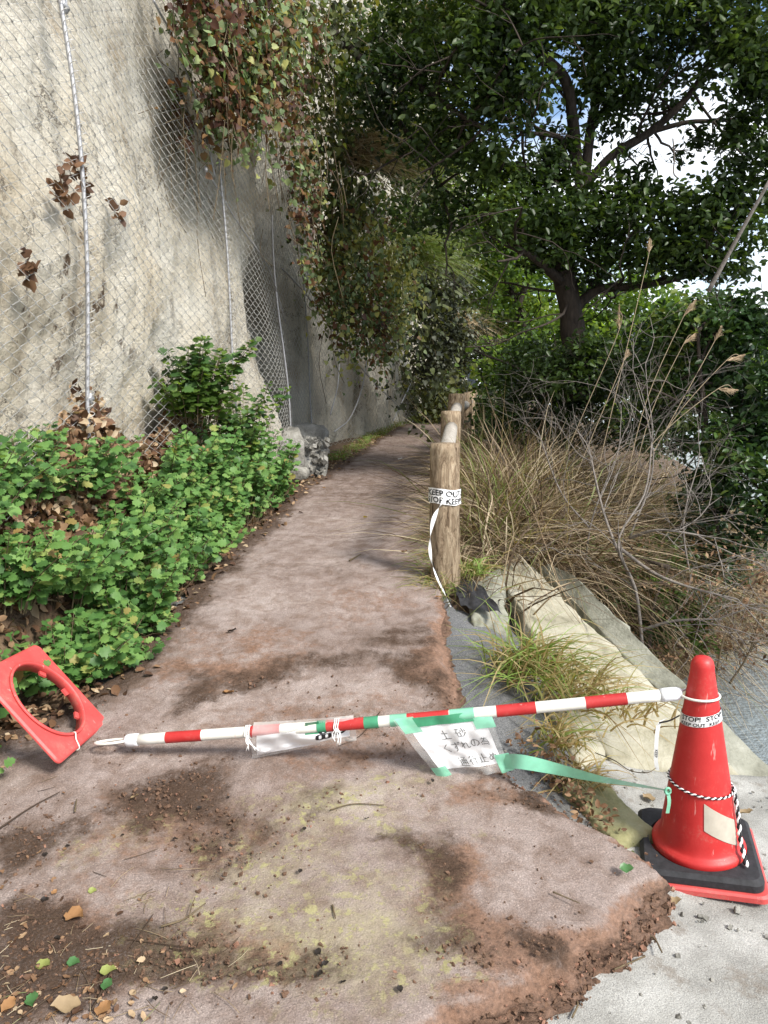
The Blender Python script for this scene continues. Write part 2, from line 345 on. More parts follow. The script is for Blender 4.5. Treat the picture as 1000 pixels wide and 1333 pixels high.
# ------------------------------------------------------------------ cliff
def cbase(y): return np.interp(y, [-4, 1, 2.5, 4, 5.5, 6.8, 7.7, 8.4, 9.2, 9.9, 11.3, 13, 15, 17, 20, 25, 34], [-2.1, -1.85, -1.72, -1.64, -1.5, -1.25, -1.08, -1.45, -1.45, -1.02, -.88, -.38, .12, .58, 1.05, 2., 3.6])
def cbase0(y): return np.interp(y, [-4, 1, 2.5, 4, 5.5, 6.8, 7.7, 9.9, 11.3, 13, 15, 17, 20, 25, 34], [-2.1, -1.85, -1.72, -1.64, -1.5, -1.25, -1.08, -1.0, -.88, -.38, .12, .58, 1.05, 2., 3.6])
def cliff_x(y, z):
    x = cbase(y) - .035 * np.clip(z - 1, 0, 9)
    yr = 7.0 - (z - .6) * .86
    x = x - .11 * sst(y - yr, -.3, 1.2) * sst(z, .7, 1.8) * (1 - sst(y, 8.2, 9.3))
    x = x + .30 * sst(z, 3.6, 5.5) * sst(y, 6, 7.5)
    x = x + (fbm(y, z, 0, .9, 3, 51) - .5) * .42 + (fbm(y * 1.4, z * .7, 0, 3.2, 4, 52) - .5) * .16 + (fbm(y, z, 0, 16, 4, 53) - .5) * .05
    return x
cy = np.concatenate([np.arange(-4, 2.6, .2), np.arange(2.6, 9, .035), np.arange(9, 17, .07), np.arange(17, 34, .3)]); cz = np.concatenate([np.arange(-.4, 4.2, .035), np.arange(4.2, 12, .15)])
Yc, Zc = np.meshgrid(cy, cz); Xc = cliff_x(Yc, Zc)
Xc = np.where(Zc > 9.5, Xc - (Zc - 9.5) * 1.5, Xc)
def cliff_mat():
    m, nt, b, o = newmat('pale_cliff_rock')
    c = ramp(nt, noise(nt, 1.3, 7, .6), [(.30, (.62, .53, .39)), (.46, (.83, .755, .615)), (.64, (.89, .85, .75))])
    och = band(nt, noise(nt, 1.7, 7, .65, st=(1, 1, .7)), .53, .66); c = mix(nt, mth(nt, 'MULTIPLY', och, .75), c, (.42, .32, .20))
    brn = band(nt, noise(nt, 5.5, 8, .75, st=(1, 1, .8)), .55, .64); c = mix(nt, mth(nt, 'MULTIPLY', brn, mth(nt, 'MULTIPLY', attr(nt, 'pit'), 1.)), c, (.13, .09, .06))
    grn = band(nt, noise(nt, 2.6, 7, .7, st=(1, 1, .22)), .50, .64); c = mix(nt, mth(nt, 'MULTIPLY', mth(nt, 'MULTIPLY', grn, attr(nt, 'shade_lichen')), .85), c, ramp(nt, noise(nt, 14, 5), [(.35, (.10, .105, .085)), (.65, (.26, .25, .16))]))  # grey green lichen streaks, kept to the shaded face
    c = mix(nt, mth(nt, 'MULTIPLY', attr(nt, 'shade_lichen'), .62), c, ramp(nt, noise(nt, 3, 7, .65, st=(1, 1, .3)), [(.35, (.15, .147, .13)), (.65, (.30, .295, .265))]))  # shade painted into the rock as a greyer colour
    ck = mth(nt, 'ABSOLUTE', mth(nt, 'SUBTRACT', noise(nt, 2.4, 9, .72, dist=.4), .5)); cf = mth(nt, 'MULTIPLY', mth(nt, 'SUBTRACT', 1., band(nt, ck, .002, .016)), band(nt, noise(nt, 1.9, 3), .50, .60)); c = mix(nt, mth(nt, 'MULTIPLY', cf, .85), c, (.12, .10, .08))
    sp = ramp(nt, noise(nt, 70, 6, .75), [(.3, (.55, .52, .48)), (.5, (1, 1, 1)), (.7, (1.15, 1.15, 1.15))]); c = mix(nt, .55, c, sp, 'MULTIPLY')
    nt.links.new(c, b.inputs['Base Color']); b.inputs['Roughness'].default_value = .95; b.inputs['Specular IOR Level'].default_value = .15
    bump(nt, b, mth(nt, 'ADD', noise(nt, 14, 8, .7), mth(nt, 'MULTIPLY', noise(nt, 80, 5, .75), .35)), 1., .07); return m
shade_lichen = np.clip(sst(Yc - (7.0 - (Zc - .6) * .86), -.5, .7) * (.20 + .35 * fbm(Yc, Zc, 0, .8, 3, 57)) + sst(Yc, 7.6, 8.8) * .28, 0, 1)  # painted shade past the ridge and on far rock; also places the lichen
pit = np.clip(np.exp(-((Yc - 4.5) / .9) ** 2 - ((Zc - 2.1) / .45) ** 2) + np.exp(-((Yc - 3.6) / .5) ** 2 - ((Zc - 1.55) / .3) ** 2) * 1.2 + .30, 0, 1)
tag(mesh('cliff', np.stack([Xc, Yc, Zc], -1).reshape(-1, 3), grid_faces(len(cz), len(cy))[:, ::-1], cliff_mat(), attrs={'shade_lichen': shade_lichen.ravel(), 'pit': pit.ravel()}), kind='structure')

# ------------------------------------------------------------------ rockfall netting
ny_, nz_ = np.arange(2.2, 17.6, .1), np.arange(.3, 6.4, .1)
GY, GZ = np.meshgrid(ny_, nz_); B0 = cliff_x(GY, GZ); NX = np.maximum(B0, cbase0(GY) - .035 * np.clip(GZ - 1, 0, 9) - .03 + .30 * sst(GZ, 3.6, 5.5) * sst(GY, 6, 7.5) + (fbm(GY, GZ, 0, .9, 3, 51) - .5) * .2)
for _ in range(5):
    Q = np.pad(NX, 1, 'edge'); NX = np.maximum.reduce([Q[a:a + NX.shape[0], c:c + NX.shape[1]] for a in range(3) for c in range(3)])
for _ in range(14):
    Q = np.pad(NX, 1, 'edge'); NX = sum(Q[a:a + NX.shape[0], c:c + NX.shape[1]] for a in range(3) for c in range(3)) / 9
NX = np.maximum(NX, B0 + .02) + .035
def net_x(y, z):
    fy = np.clip((y - ny_[0]) / .1, 0, len(ny_) - 1.001); fz = np.clip((z - nz_[0]) / .1, 0, len(nz_) - 1.001)
    i = fy.astype(int); j = fz.astype(int); a = fy - i; c = fz - j
    return NX[j, i] * (1 - a) * (1 - c) + NX[j, i + 1] * a * (1 - c) + NX[j + 1, i] * (1 - a) * c + NX[j + 1, i + 1] * a * c
M_wire = nmat('galvanised_wire', [(.3, (.34, .33, .31)), (.7, (.55, .54, .51))], 40, .5, 0, metal=.2)
M_cable = nmat('steel_cable', [(.3, (.28, .28, .29)), (.7, (.48, .48, .49))], 90, .5, .4, 400, .003, metal=.4)
net = thing('rockfall_net', 'grey chain link netting hung over the pale cliff on steel cables', 'netting', (-1.6, 4, 1))
mb = MB(); y = 2.5; i = 0
while y < 16.8:
    p = .074 if y < 8 else (.09 if y < 12 else .12); i += 1
    top = 5.6 if y < 9 else 3.4
    bot = .3 + .0465 * 0
    zz = np.arange(bot, top, p * .46); zz = zz[0] + np.arange(len(zz)) * p * .46; k = np.arange(len(zz)) + i
    yy = y + ((k % 2) - .5) * p * 1.1 + .03 * np.sin(zz * 2.3 + y * .6) + (fbm(zz, y, 0, 1.2, 2, 61) - .5) * .12
    xx = net_x(yy, zz) + ((k % 2) - .5) * .004
    mb.tube(np.stack([xx, yy, zz], -1), np.full(len(zz), .0029 if y < 8 else .0032), 3, cap=False); y += p
mb.build('wire_mesh', M_wire, net, kind='stuff')
def cable(P, r=.009, coil=True):
    P = spline(P, 60); m = MB(); m.tube(P, r, 6); o = m.build('cable', M_cable, net)
    if coil:
        n = 420; q = spline(P, n); a = np.arange(n) * .75
        g = np.stack([np.cos(a) * 0 + r * 1.6, np.cos(a) * r * 2.0, np.sin(a) * .002], -1); g[:, 0] += np.sin(a) * r * 1.6
        mc = MB(); mc.tube(q + g, .0022, 3, cap=False); mc.build('lacing_wire', M_wire, o)
for (u0, v0, u1, v1, yy) in [(85, -60, 122, 618, 4.05), (262, 120, 286, 560, 6.3), (364, 280, 376, 640, 7.9), (404, 250, 413, 560, 9.6), (203, -40, 262, 470, 5.4)]:
    pts = []
    if u0 == 203: continue
    for t in np.linspace(0, 1, 9):
        c = at(u0 + (u1 - u0) * t, v0 + (v1 - v0) * t, yy); c[0] = max(c[0] * 0 + net_x(np.array(c[1]), np.array(c[2])) + .02, -9); pts.append(c)
    cable(pts, .011 if yy < 5 else .009, yy < 7)
def netpt(u, v):
    y = 5.
    for _ in range(60):
        c = at(u, v, y); dx = c[0] - float(net_x(np.array(c[1]), np.array(c[2])) + .02)
        y += -dx * .8 if u < 500 and dx < 0 and False else 0
        # bisection on depth
        break
    lo, hi = 2.5, 17.
    f = lambda q: (lambda c: c[0] - float(net_x(np.array(c[1]), np.array(c[2])) + .02))(at(u, v, q))
    for _ in range(40):
        m_ = (lo + hi) / 2
        if f(lo) * f(m_) <= 0: hi = m_
        else: lo = m_
    return at(u, v, (lo + hi) / 2)
cable([netpt(u, v) for u, v in ((368, 350), (400, 385), (440, 440), (480, 490), (520, 530))], .010, False)
cable([netpt(u, v) for u, v in ((478, 470), (470, 510), (455, 545), (435, 562))], .010, False)
cable([netpt(u, v) for u, v in ((535, 500), (520, 530), (512, 548))], .010, False)
cable([netpt(u, v) for u, v in ((442, 455), (440, 500), (430, 540))], .009, False)
cable([netpt(u, v) for u, v in ((200, 0), (230, 60), (262, 150), (280, 230))], .008, False)
cable([netpt(u, v) for u, v in ((275, 232), (310, 290), (350, 350), (372, 420))], .007, False)
for u, v in ((117, 519), (84, 8), (269, 222)):
    m = MB(); c = netpt(u, v); m.tube([c + (0, -.03, 0), c + (0, .03, 0)], .016, 8); m.tube([c + (0, 0, -.03), c + (0, 0, .03)], .015, 6); m.build('cable_clamp', M_cable, net)

# ------------------------------------------------------------------ leaves
def leaf_template(kind):
    if kind == 'oval':    # folded oval leaf, 8 triangles worth
        V = [(0, 0, 0), (.3, .42, .10), (.3, 0, 0), (.3, -.42, .10), (.7, .36, .07), (.7, 0, -.03), (.7, -.36, .07), (1, 0, -.10)]
        F3 = [(0, 1, 2), (0, 2, 3), (4, 7, 5), (5, 7, 6)]; F4 = [(1, 4, 5, 2), (2, 5, 6, 3)]
    elif kind == 'heart':
        V = [(.06, 0, 0), (-.06, .26, .05), (.2, .52, .10), (.3, 0, -.02), (.2, -.52, .10), (-.06, -.26, .05), (.62, .36, .04), (.62, -.36, .04), (.65, 0, -.05), (1, 0, -.16)]
        F3 = [(0, 1, 2), (0, 2, 3), (0, 3, 4), (0, 4, 5), (6, 9, 8), (8, 9, 7)]; F4 = [(2, 6, 8, 3), (3, 8, 7, 4)]
    elif kind == 'fine':
        V, F3, F4 = [], [], []
        for t in np.linspace(0, 1, 9):
            w = .5 * (math.sin(math.pi * t ** .8) ** .8) * (1 + .12 * math.sin(t * 19)) if 0 < t < 1 else .01
            V += [(t, w, .16 * w + .05 * math.sin(t * 9)), (t, 0, 0), (t, -w, .22 * w + .05 * math.sin(t * 7 + 2))]
        for k in range(8):
            a = 3 * k; F4 += [(a, a + 3, a + 4, a + 1), (a + 1, a + 4, a + 5, a + 2)]
    elif kind == 'simple':
        V = [(0, 0, 0), (.5, .4, .07), (.5, -.4, .07), (1, 0, -.05)]; F3 = [(0, 1, 2), (1, 3, 2)]; F4 = []
    elif kind == 'lobed':
        prof = [(0, .02, 0), (.10, .04, 0), (.16, .30, .0), (.26, .46, .10), (.34, .30, .02), (.42, .34, .02), (.56, .50, .10), (.62, .30, .02), (.72, .30, .03), (.84, .30, .05), (.90, .12, .02), (1.0, .0, 0)]
        V, F3, F4 = [], [], []
        for t, w, sh in prof:
            V += [(t + sh * .3, w, .10 * w - .22 * t * t), (min(t, 1), 0, -.22 * t * t - .02), (t + sh * .3, -w, .10 * w - .22 * t * t)]
        for k in range(len(prof) - 1):
            a = 3 * k; F4 += [(a, a + 3, a + 4, a + 1), (a + 1, a + 4, a + 5, a + 2)]
    return np.array(V, float), np.array(F3).reshape(-1, 3).astype(int), np.array(F4).reshape(-1, 4).astype(int)
TPL = {k: leaf_template(k) for k in ('oval', 'heart', 'simple', 'lobed', 'fine')}
def basis(ax, no):
    ax = nrm(ax); b = nrm(np.cross(no, ax)); n = np.cross(ax, b); return ax, b, n
def leaves(name, P, ax, no, L, wr, tint, mat, parent, kind='oval', part_kind='stuff'):
    V, F3, F4 = TPL[kind]; n = len(P); a, b, c = basis(ax, no); L = np.broadcast_to(L, (n,)); wr = np.broadcast_to(wr, (n,))
    W = P[:, None] + L[:, None, None] * (V[None, :, :1] * a[:, None] + (V[None, :, 1:2] * wr[:, None, None]) * b[:, None] + V[None, :, 2:] * c[:, None])
    o = np.arange(n)[:, None, None] * len(V); F = []
    if len(F3): F.append((F3[None] + o).reshape(-1, 3))
    if len(F4): F.append((F4[None] + o).reshape(-1, 4))
    return mesh(name, W.reshape(-1, 3), F, mat, parent, True, {'tint': np.repeat(tint, len(V))}, part_kind)
LEAFMESH = {}
def leafmesh(kind, mat, wr):
    k = (kind, mat.name, round(wr, 2))
    if k not in LEAFMESH:
        V, F3, F4 = TPL[kind]; me = bpy.data.meshes.new('leaf'); W = V * np.array([1, wr, 1]); me.from_pydata(W.tolist(), [], F3.tolist() + F4.tolist())
        me.polygons.foreach_set('use_smooth', [True] * len(me.polygons)); me.materials.append(mat); LEAFMESH[k] = me
    return LEAFMESH[k]
def leaf_objects(P, ax, no, L, wr, mat, parent, kind):
    a, b, c = basis(ax, no); o0 = ORG[parent.name]
    ms = [leafmesh(kind, mat, wr * s) for s in (.85, 1., 1.15)]
    for i in range(len(P)):
        o = bpy.data.objects.new('leaf', ms[i % 3]); COL.objects.link(o); o.parent = parent
        p = P[i] - o0; l = float(L[i])
        o.matrix_local = Matrix([[a[i][k] * l, b[i][k] * l, c[i][k] * l, p[k]] for k in range(3)] + [[0, 0, 0, 1]])
def rdir(n, up=0.): v = nrm(rng.normal(size=(n, 3))); v[:, 2] += up; return nrm(v)
def blob(c, r, n, k=None, spread=.28):
    """n points in clumps through an uneven ellipsoid"""
    c = np.asarray(c, float); r = np.broadcast_to(np.asarray(r, float), (3,)); k = k or max(4, n // 40)
    d = rdir(k); q = d * (rng.uniform(.25, 1, (k, 1)) ** .5) * (.75 + .5 * rng.random((k, 1)))
    i = rng.integers(0, k, n); return c + (q[i] + rng.normal(size=(n, 3)) * spread * rng.uniform(.5, 1.2, (k, 1))[i]) * r
def crown(P, parent, mat, L, kind='oval', wr=.9, up=.9, droop=-.35, name='crown', ntop=0, rmat=None):
    n = len(P); ax = rdir(n); ax[:, 2] = ax[:, 2] * .5 + droop; no = rdir(n, up)
    Ls = L * rng.uniform(.65, 1.25, n)
    cl = fbm(P[:, 0], P[:, 1], P[:, 2], 2.2, 2, 71); tint = np.clip((cl - .5) * 1.6 + .5 + rng.normal(0, .16, n), 0, 1)
    if ntop and rmat:
        proj = Ls / np.linalg.norm(P - [0, 0, CAMH], axis=1); ok = infr(P); j = np.argsort(-proj * ok)[:ntop]; k = np.ones(n, bool); k[j] = False
        leaf_objects(P[j], ax[j], no[j], Ls[j], wr, rmat, parent, kind)
    else: k = np.ones(n, bool)
    return leaves(name, P[k], ax[k], no[k], Ls[k], wr, tint[k], mat, parent, kind)
def infr(P):
    q = P - np.array([0, 0, CAMH]); w = q[:, 1] * CC - q[:, 2] * SS; u = q[:, 0] / w; v = (q[:, 1] * SS + q[:, 2] * CC) / w
    return (w > 0) & (abs(u) < .49) & (abs(v) < .65)
def twigs(mb, p, d, L, r, depth, up=.1, spread=.7, ends=None, seg=5, shrink=.68, nb=(2, 3)):
    p = np.asarray(p, float); d = nrm(d); P = [p]
    for k in range(seg):
        d = nrm(d + rng.normal(0, .16, 3) + np.array([0, 0, up * .2])); P.append(P[-1] + d * L / seg)
    P = np.array(P); mb.tube(P, np.linspace(r, r * shrink * .9, len(P)), 5 if r > .01 else 3, cap=False)
    if ends is not None and depth <= 1: ends.append(P[-1]); ends.append(P[len(P) // 2])
    if depth > 0:
        for _ in range(random.randint(*nb)):
            i = random.randint(seg // 2, seg); twigs(mb, P[i], d + rng.normal(0, spread, 3), L * random.uniform(.55, .85), r * shrink * random.uniform(.6, .95), depth - 1, up, spread, ends, seg, shrink, nb)

M_bark = nmat('dark_bark', [(.3, (.018, .013, .010)), (.7, (.055, .042, .033))], 30, .9, .8, 40, .02, st=(1, 1, .3))
M_stem = nmat('brown_stem', [(.3, (.06, .045, .025)), (.7, (.16, .12, .07))], 60, .8, .2)
GRN_D = [(0, (.015, .030, .009)), (.45, (.036, .066, .016)), (.8, (.062, .105, .025)), (1, (.11, .16, .035))]
GRN_M = [(0, (.04, .08, .016)), (.5, (.09, .16, .03)), (.85, (.15, .24, .045)), (1, (.24, .31, .06))]
GRN_L = [(0, (.045, .11, .028)), (.3, (.085, .19, .048)), (.6, (.13, .25, .065)), (.88, (.19, .32, .09)), (.96, (.28, .31, .09)), (1, (.26, .16, .06))]
VINE = [(0, (.07, .03, .02)), (.22, (.16, .075, .04)), (.4, (.20, .12, .05)), (.5, (.07, .10, .04)), (.75, (.13, .19, .075)), (.92, (.26, .33, .16)), (1, (.36, .36, .12))]
M_dark = leafmat('dark_leaves', GRN_D, .38, .42); M_mid = leafmat('mid_leaves', GRN_M, .5, .5)
M_vine = leafmat('vine_leaves', VINE, .3, .55); M_vine_o = leafmat('vine_leaf_single', VINE, .3, .55, True)
M_dark_o = leafmat('dark_leaf_single', GRN_D, .28, .42, True)
M_weed = leafmat('weed_leaves', GRN_L, .3, .5); M_weed_o = leafmat('weed_leaf_single', GRN_L, .3, .5, True)
GRN_U = [(0, (.025, .06, .018)), (.6, (.05, .11, .03)), (1, (.09, .17, .04))]
M_weed2_o = leafmat('dark_weed_leaf_single', GRN_U, .25, .5, True)
DEAD = [(0, (.06, .03, .018)), (.35, (.16, .085, .045)), (.65, (.28, .17, .095)), (.9, (.40, .29, .18)), (1, (.5, .40, .28))]
M_dead = leafmat('dead_leaves', DEAD, .12, .7); M_dead_o = leafmat('dead_leaf_single', DEAD, .12, .7, True)
STRAW = [(0, (.06, .038, .024)), (.3, (.18, .125, .078)), (.6, (.37, .285, .185)), (.85, (.55, .46, .33)), (.93, (.50, .43, .30)), (1, (.17, .20, .07))]
M_straw = leafmat('straw', STRAW, .2, .65)
GRS = [(0, (.22, .15, .07)), (.35, (.38, .30, .15)), (.6, (.16, .20, .05)), (1, (.20, .32, .07))]
M_grass = leafmat('grass_blades', GRS, .3, .55)

# ------------------------------------------------------------------ blades of grass
def blades(name, P, D, L, w, tint, mat, parent=None, droop=1., seg=6, kind='stuff'):
    n = len(P); D = nrm(D); t = np.linspace(0, 1, seg + 1)
    L = np.broadcast_to(L, (n,)); w = np.broadcast_to(w, (n,)); dr = np.broadcast_to(droop, (n,))
    side = nrm(np.cross(D, rdir(n))); H = nrm(D * [1, 1, 0] + rng.normal(0, .25, (n, 3)) * [1, 1, 0])
    C = P[:, None] + L[:, None, None] * (t[None, :, None] * D[:, None] + (dr[:, None] * t[None] ** 2.2)[..., None] * (H[:, None] * .45 + np.array([0, 0, -.62])))
    C = C + (rng.normal(0, .045, (n, 1, 3)) * np.sin(t * 5)[None, :, None]) * L[:, None, None]
    wd = w[:, None] * (1 - t[None] ** 1.6 * .92) * .5
    V = np.stack([C - side[:, None] * wd[..., None], C + side[:, None] * wd[..., None]], 2)
    i = np.arange(seg) * 2; F = np.stack([i, i + 1, i + 3, i + 2], -1)
    F = (F[None] + (np.arange(n) * 2 * (seg + 1))[:, None, None]).reshape(-1, 4)
    return mesh(name, V.reshape(-1, 3), F, mat, parent, True, {'tint': np.repeat(tint, 2 * (seg + 1))}, kind)

exec_marker = 0
# ------------------------------------------------------------------ leafy weeds at the foot of the cliff
def weed(c, h, r, nst, label, big, mo=M_weed_o, mj=M_weed, L0=.062):
    t = thing('leafy_weed', label, 'plant', tuple(c), 'leafy green weeds along the foot of the cliff')
    mb = MB(); P, A, N, LL = [], [], [], []
    for s in range(nst):
        a = random.uniform(0, 2 * math.pi); rr = r * math.sqrt(random.random()) * .6; b = c + np.array([math.cos(a) * rr, math.sin(a) * rr, -.03])
        hh = h * random.choice((.5, .7, .85, 1., 1.25)) * random.uniform(.85, 1.1); out = np.array([math.cos(a), math.sin(a), 0]) * r * random.uniform(.2, .9) * (rr / (r * .6) + .25) + np.array([.10, -.10, 0]) * h
        q = spline([b, b + out * .35 + (0, 0, hh * .55), b + out + (0, 0, hh)], 9); mb.tube(q, np.linspace(.0035, .0016, 9), 4, cap=False)
        nl = max(9, int(hh * 76))
        for k in range(nl):
            f = 1 - .8 * (k / nl) ** 1.2; i = f * 8; j = min(7, int(i)); p = q[j] + (q[j + 1] - q[j]) * (i - j)
            az = k * 2.4 + random.uniform(-.4, .4); lift = .55 if f > .93 else random.uniform(-.25, .3)
            d = np.array([math.cos(az), math.sin(az), lift]); P.append(p + nrm(d) * .012); A.append(d); N.append(np.array([.25, -.55, .9]) + rng.normal(0, .3, 3)); LL.append(L0 * random.uniform(.6, 1.3) * (.62 if f > .95 else 1))
    mb.build('stems', M_stem, t, kind='stuff')
    P, A, N, LL = map(np.array, (P, A, N, LL))
    vis = LL / np.linalg.norm(P - [0, 0, CAMH], axis=1) * (1 + .8 * (P[:, 2] - c[2]) / h) * np.where(infr(P), 1, .01)
    j = np.argsort(-vis)[:big]; k = np.ones(len(P), bool); k[j] = False
    leaf_objects(P[j], A[j], N[j], LL[j], 1.0, mo, t, 'lobed')
    if k.any(): leaves('foliage', P[k], A[k], N[k], LL[k], 1., rng.uniform(0, .95, k.sum()), mj, t, 'lobed')
    return t
WE = [(-1.78, 2.45, .36, .22, 'weed leaning in from beyond the left edge above the red plate'), (-1.56, 2.98, .34, .24, 'dense weed directly above the leaning red plate'), (-1.58, 2.66, .30, .22, 'low leafy weed behind the leaning red square plate'), (-1.74, 3.05, .40, .28, 'tall leafy weed at the left edge of the picture, above the red plate'),
      (-1.30, 2.98, .22, .2, 'short leafy weed overhanging the path just behind the red square plate'), (-1.17, 3.16, .20, .15, 'lowest weed at the near corner of the bank, spilling onto the path'), (-1.48, 2.32, .20, .16, 'small weed seen through the hole of the red plate'), (-1.46, 3.35, .36, .28, 'broad bright weed under the lower end of the laced steel cable'), (-1.70, 3.45, .34, .26, 'weed at far left just below the brown leaf heap'),
      (-1.22, 3.48, .32, .24, 'bright weed at the path edge, front of the thick part of the weed bank'), (-1.60, 3.8, .30, .26, 'weed in front of the brown leaf heap at far left'), (-1.36, 3.75, .34, .26, 'full weed between the path edge and the heap under the cable'),
      (-1.20, 3.98, .34, .24, 'bright weed at the path edge, halfway along the weed bank'), (-1.42, 4.2, .32, .26, 'weed right of the laced cable, below the dead leaf heap'),
      (-1.17, 4.45, .36, .24, 'light green weed in the middle of the bank beside the bare path edge'), (-1.36, 4.7, .36, .26, 'weed standing below the dark bush on the net'),
      (-1.12, 4.95, .38, .22, 'tall yellow green weed in front of the brown stems by the path'), (-1.28, 5.3, .42, .26, 'dense weed below and right of the dark bush on the net'),
      (-1.06, 5.6, .42, .2, 'leafy weed with brown dry stems at the path edge'), (-1.16, 6.0, .48, .22, 'upright weed near the far end of the weed bank'), (-.98, 6.3, .44, .18, 'last leafy weed before the boulders under the cliff')]
for k, (x, y, h, r, lb) in enumerate(WE):
    gz = float(talus(np.array(x), np.array(y))); weed(np.array([x, y, gz - .02]), h * (.78 if x < -1.4 else .95), r, int(26 + 78 * r), lb, 280 if y < 4.1 else 110, L0=.049 if y < 4.2 else .054)
c = at(252, 545, 5.35); weed(c, .42, .26, 34, 'dark green bush growing out through the netting above the weed bank', 150, M_weed2_o, M_mid, .065)
c = at(318, 590, 6.0); weed(c, .42, .24, 20, 'dark green weed right of the bush on the netting', 120, M_weed2_o, M_mid, .055)
# dead leaves: a heap at the cliff foot, litter under the weeds
n = 6500; y = np.where(rng.random(n) < .55, np.where(rng.random(n) < .65, rng.normal(4.05, .36, n), rng.normal(5.6, .3, n)), rng.uniform(2.6, 6.6, n)); x = cbase(y) + .02 + np.abs(rng.normal(0, .16, n)); hp = np.exp(-((y - 4.1) / .40) ** 2) * .30 + np.exp(-((y - 5.6) / .4) ** 2) * .22 + np.exp(-((y - 3.3) / .5) ** 2) * .08
z = talus(x, y) + rng.random(n) * hp * np.clip(1 - (x - cbase(y)) / .4, 0, 1) * 1.6 + rng.random(n) * .03
P = np.stack([x, y, z], -1)
lit = leaves('dead_leaf_heap', P, rdir(n), rdir(n, .6), rng.uniform(.03, .075, n), .7, rng.random(n), M_dead, None, 'oval')
tag(lit, 'brown dead leaves heaped behind the netting at the cliff foot', 'leaf litter')
n = 1500; y = rng.uniform(2.5, 16, n) ** 1.0; y = 2.5 + (y - 2.5) * rng.random(n); x = pleft(y) + rng.normal(-.05, .09, n); P = np.stack([x, y, np.maximum(talus(x, y), zp(y)) + rng.uniform(0, .02, n)], -1)
lit = leaves('leaf_litter', P, rdir(n) * [1, 1, .3], rdir(n, 1.5), rng.uniform(.02, .05, n), .7, rng.random(n), M_dead, None, 'oval')
tag(lit, 'dry leaf litter along the left edge of the path below the weeds', 'leaf litter')
mb = MB()
for k in range(260):
    y = rng.uniform(3.2, 6.6); x = pleft(y) - abs(rng.normal(.05, .1)); p = np.array([x, y, float(talus(np.array(x), np.array(y)))]); twigs(mb, p, (rng.normal(0, .5), rng.normal(0, .5), 1), random.uniform(.12, .3), .0018, 0)
tag(mb.build('dry_stems', M_stem), 'thin brown dry stems under the weeds', 'stems', kind='stuff')

# ------------------------------------------------------------------ vines on the cliff
for u_, v_, n_, rr_, lb in ((110, 232, 26, .035, 'reddish brown dead leaf clump caught in the net right of the laced cable'), (88, 246, 30, .035, 'brown dead leaf clump caught in the net on the laced cable'), (44, 352, 22, .03, 'dark dead leaf clump caught in the net at far left'), (160, 278, 10, .025, 'small dead leaf scrap in the net below the other clumps')):
    P = netpt(u_, v_) + rng.normal(0, 1, (n_, 3)) * [.01, rr_, rr_ * 1.3] - [.03, 0, 0]
    t = leaves('dead_leaf_clump', P, rdir(n_), rdir(n_), rng.uniform(.045, .075, n_), .8, rng.random(n_) * .5, M_dead, None, 'oval', None); tag(t, lb, 'leaf clump', 'dead leaf clumps caught in the net')
def vine(label, pts, n, hang, L=.075, nobj=200, off=.12, mat=M_vine, mo=M_vine_o, kind='heart', sp=.22, ts=0.):
    """pts: (u, v, y) anchor points the leaves gather round"""
    A = np.array([at(*p) for p in pts]); t = thing('cliff_vine', label, 'vine', tuple(A.mean(0)), 'creepers hanging on the cliff')
    i = rng.integers(0, len(A), n); P = A[i] + rng.normal(size=(n, 3)) * [sp * .55, sp * 1.1, sp * 1.1]; P[:, 2] -= np.abs(rng.normal(0, hang, n))
    cx = cliff_x(P[:, 1], P[:, 2]); P[:, 0] = np.maximum(P[:, 0], cx + off * rng.random(n))
    ax = nrm(np.stack([rng.normal(.25, .55, n), rng.normal(-.1, .7, n), rng.normal(-.55, .5, n)], -1)); no = nrm(np.stack([rng.normal(.8, .6, n), rng.normal(-.5, .6, n), rng.normal(.45, .55, n)], -1))
    Ls = L * rng.choice([.45, .6, .8, 1., 1.3], n) * rng.uniform(.85, 1.15, n); tint = np.clip(fbm(P[:, 0], P[:, 1], P[:, 2], 3, 3, 81) * 1.9 - .45 + ts + rng.normal(0, .25, n), 0, 1)
    j = np.argsort(-Ls / np.linalg.norm(P - [0, 0, CAMH], axis=1) * infr(P))[:nobj]; k = np.ones(n, bool); k[j] = False
    leaf_objects(P[j], ax[j], no[j], Ls[j], .9, mo, t, kind); leaves('foliage', P[k], ax[k], no[k], Ls[k], .9, tint[k], mat, t, kind)
    mb = MB()
    for q in range(60):
        a = A[rng.integers(len(A))] + rng.normal(0, .15, 3); a[0] = max(a[0], float(cliff_x(a[1], a[2])) + .04)
        b = a + np.array([rng.normal(.05, .06), rng.normal(0, .2), -abs(rng.normal(.35, .25))]); mb.tube(spline([a, (a + b) / 2 + rng.normal(0, .05, 3), b], 7), .0028, 4)
    mb.build('stems', M_stem, t, kind='stuff')
vine('brown and green creeper spilling over the top of the netting', [(258, 10, 5.6), (275, 30, 5.8), (295, 40, 6.0), (320, 50, 6.1), (350, 30, 6.3), (282, 80, 5.8), (305, 95, 6.0), (330, 110, 6.2), (295, 120, 6.0), (255, 0, 5.6), (280, -10, 5.8), (340, -10, 6.2), (380, 0, 6.4), (310, 60, 6.1), (345, 75, 6.3)], 5200, .10, .052, 260, ts=.08, off=.08, sp=.18)
vine('creeper with brown leaves down the dark cleft beside the pale rock', [(380, 60, 6.8), (395, 120, 7.0), (375, 150, 6.8), (400, 190, 7.1), (385, 220, 7.0), (410, 240, 7.2), (395, 270, 7.2), (400, 320, 7.3), (370, 100, 6.7), (415, 30, 7)], 1300, .09, .05, 120, sp=.11, off=.06)
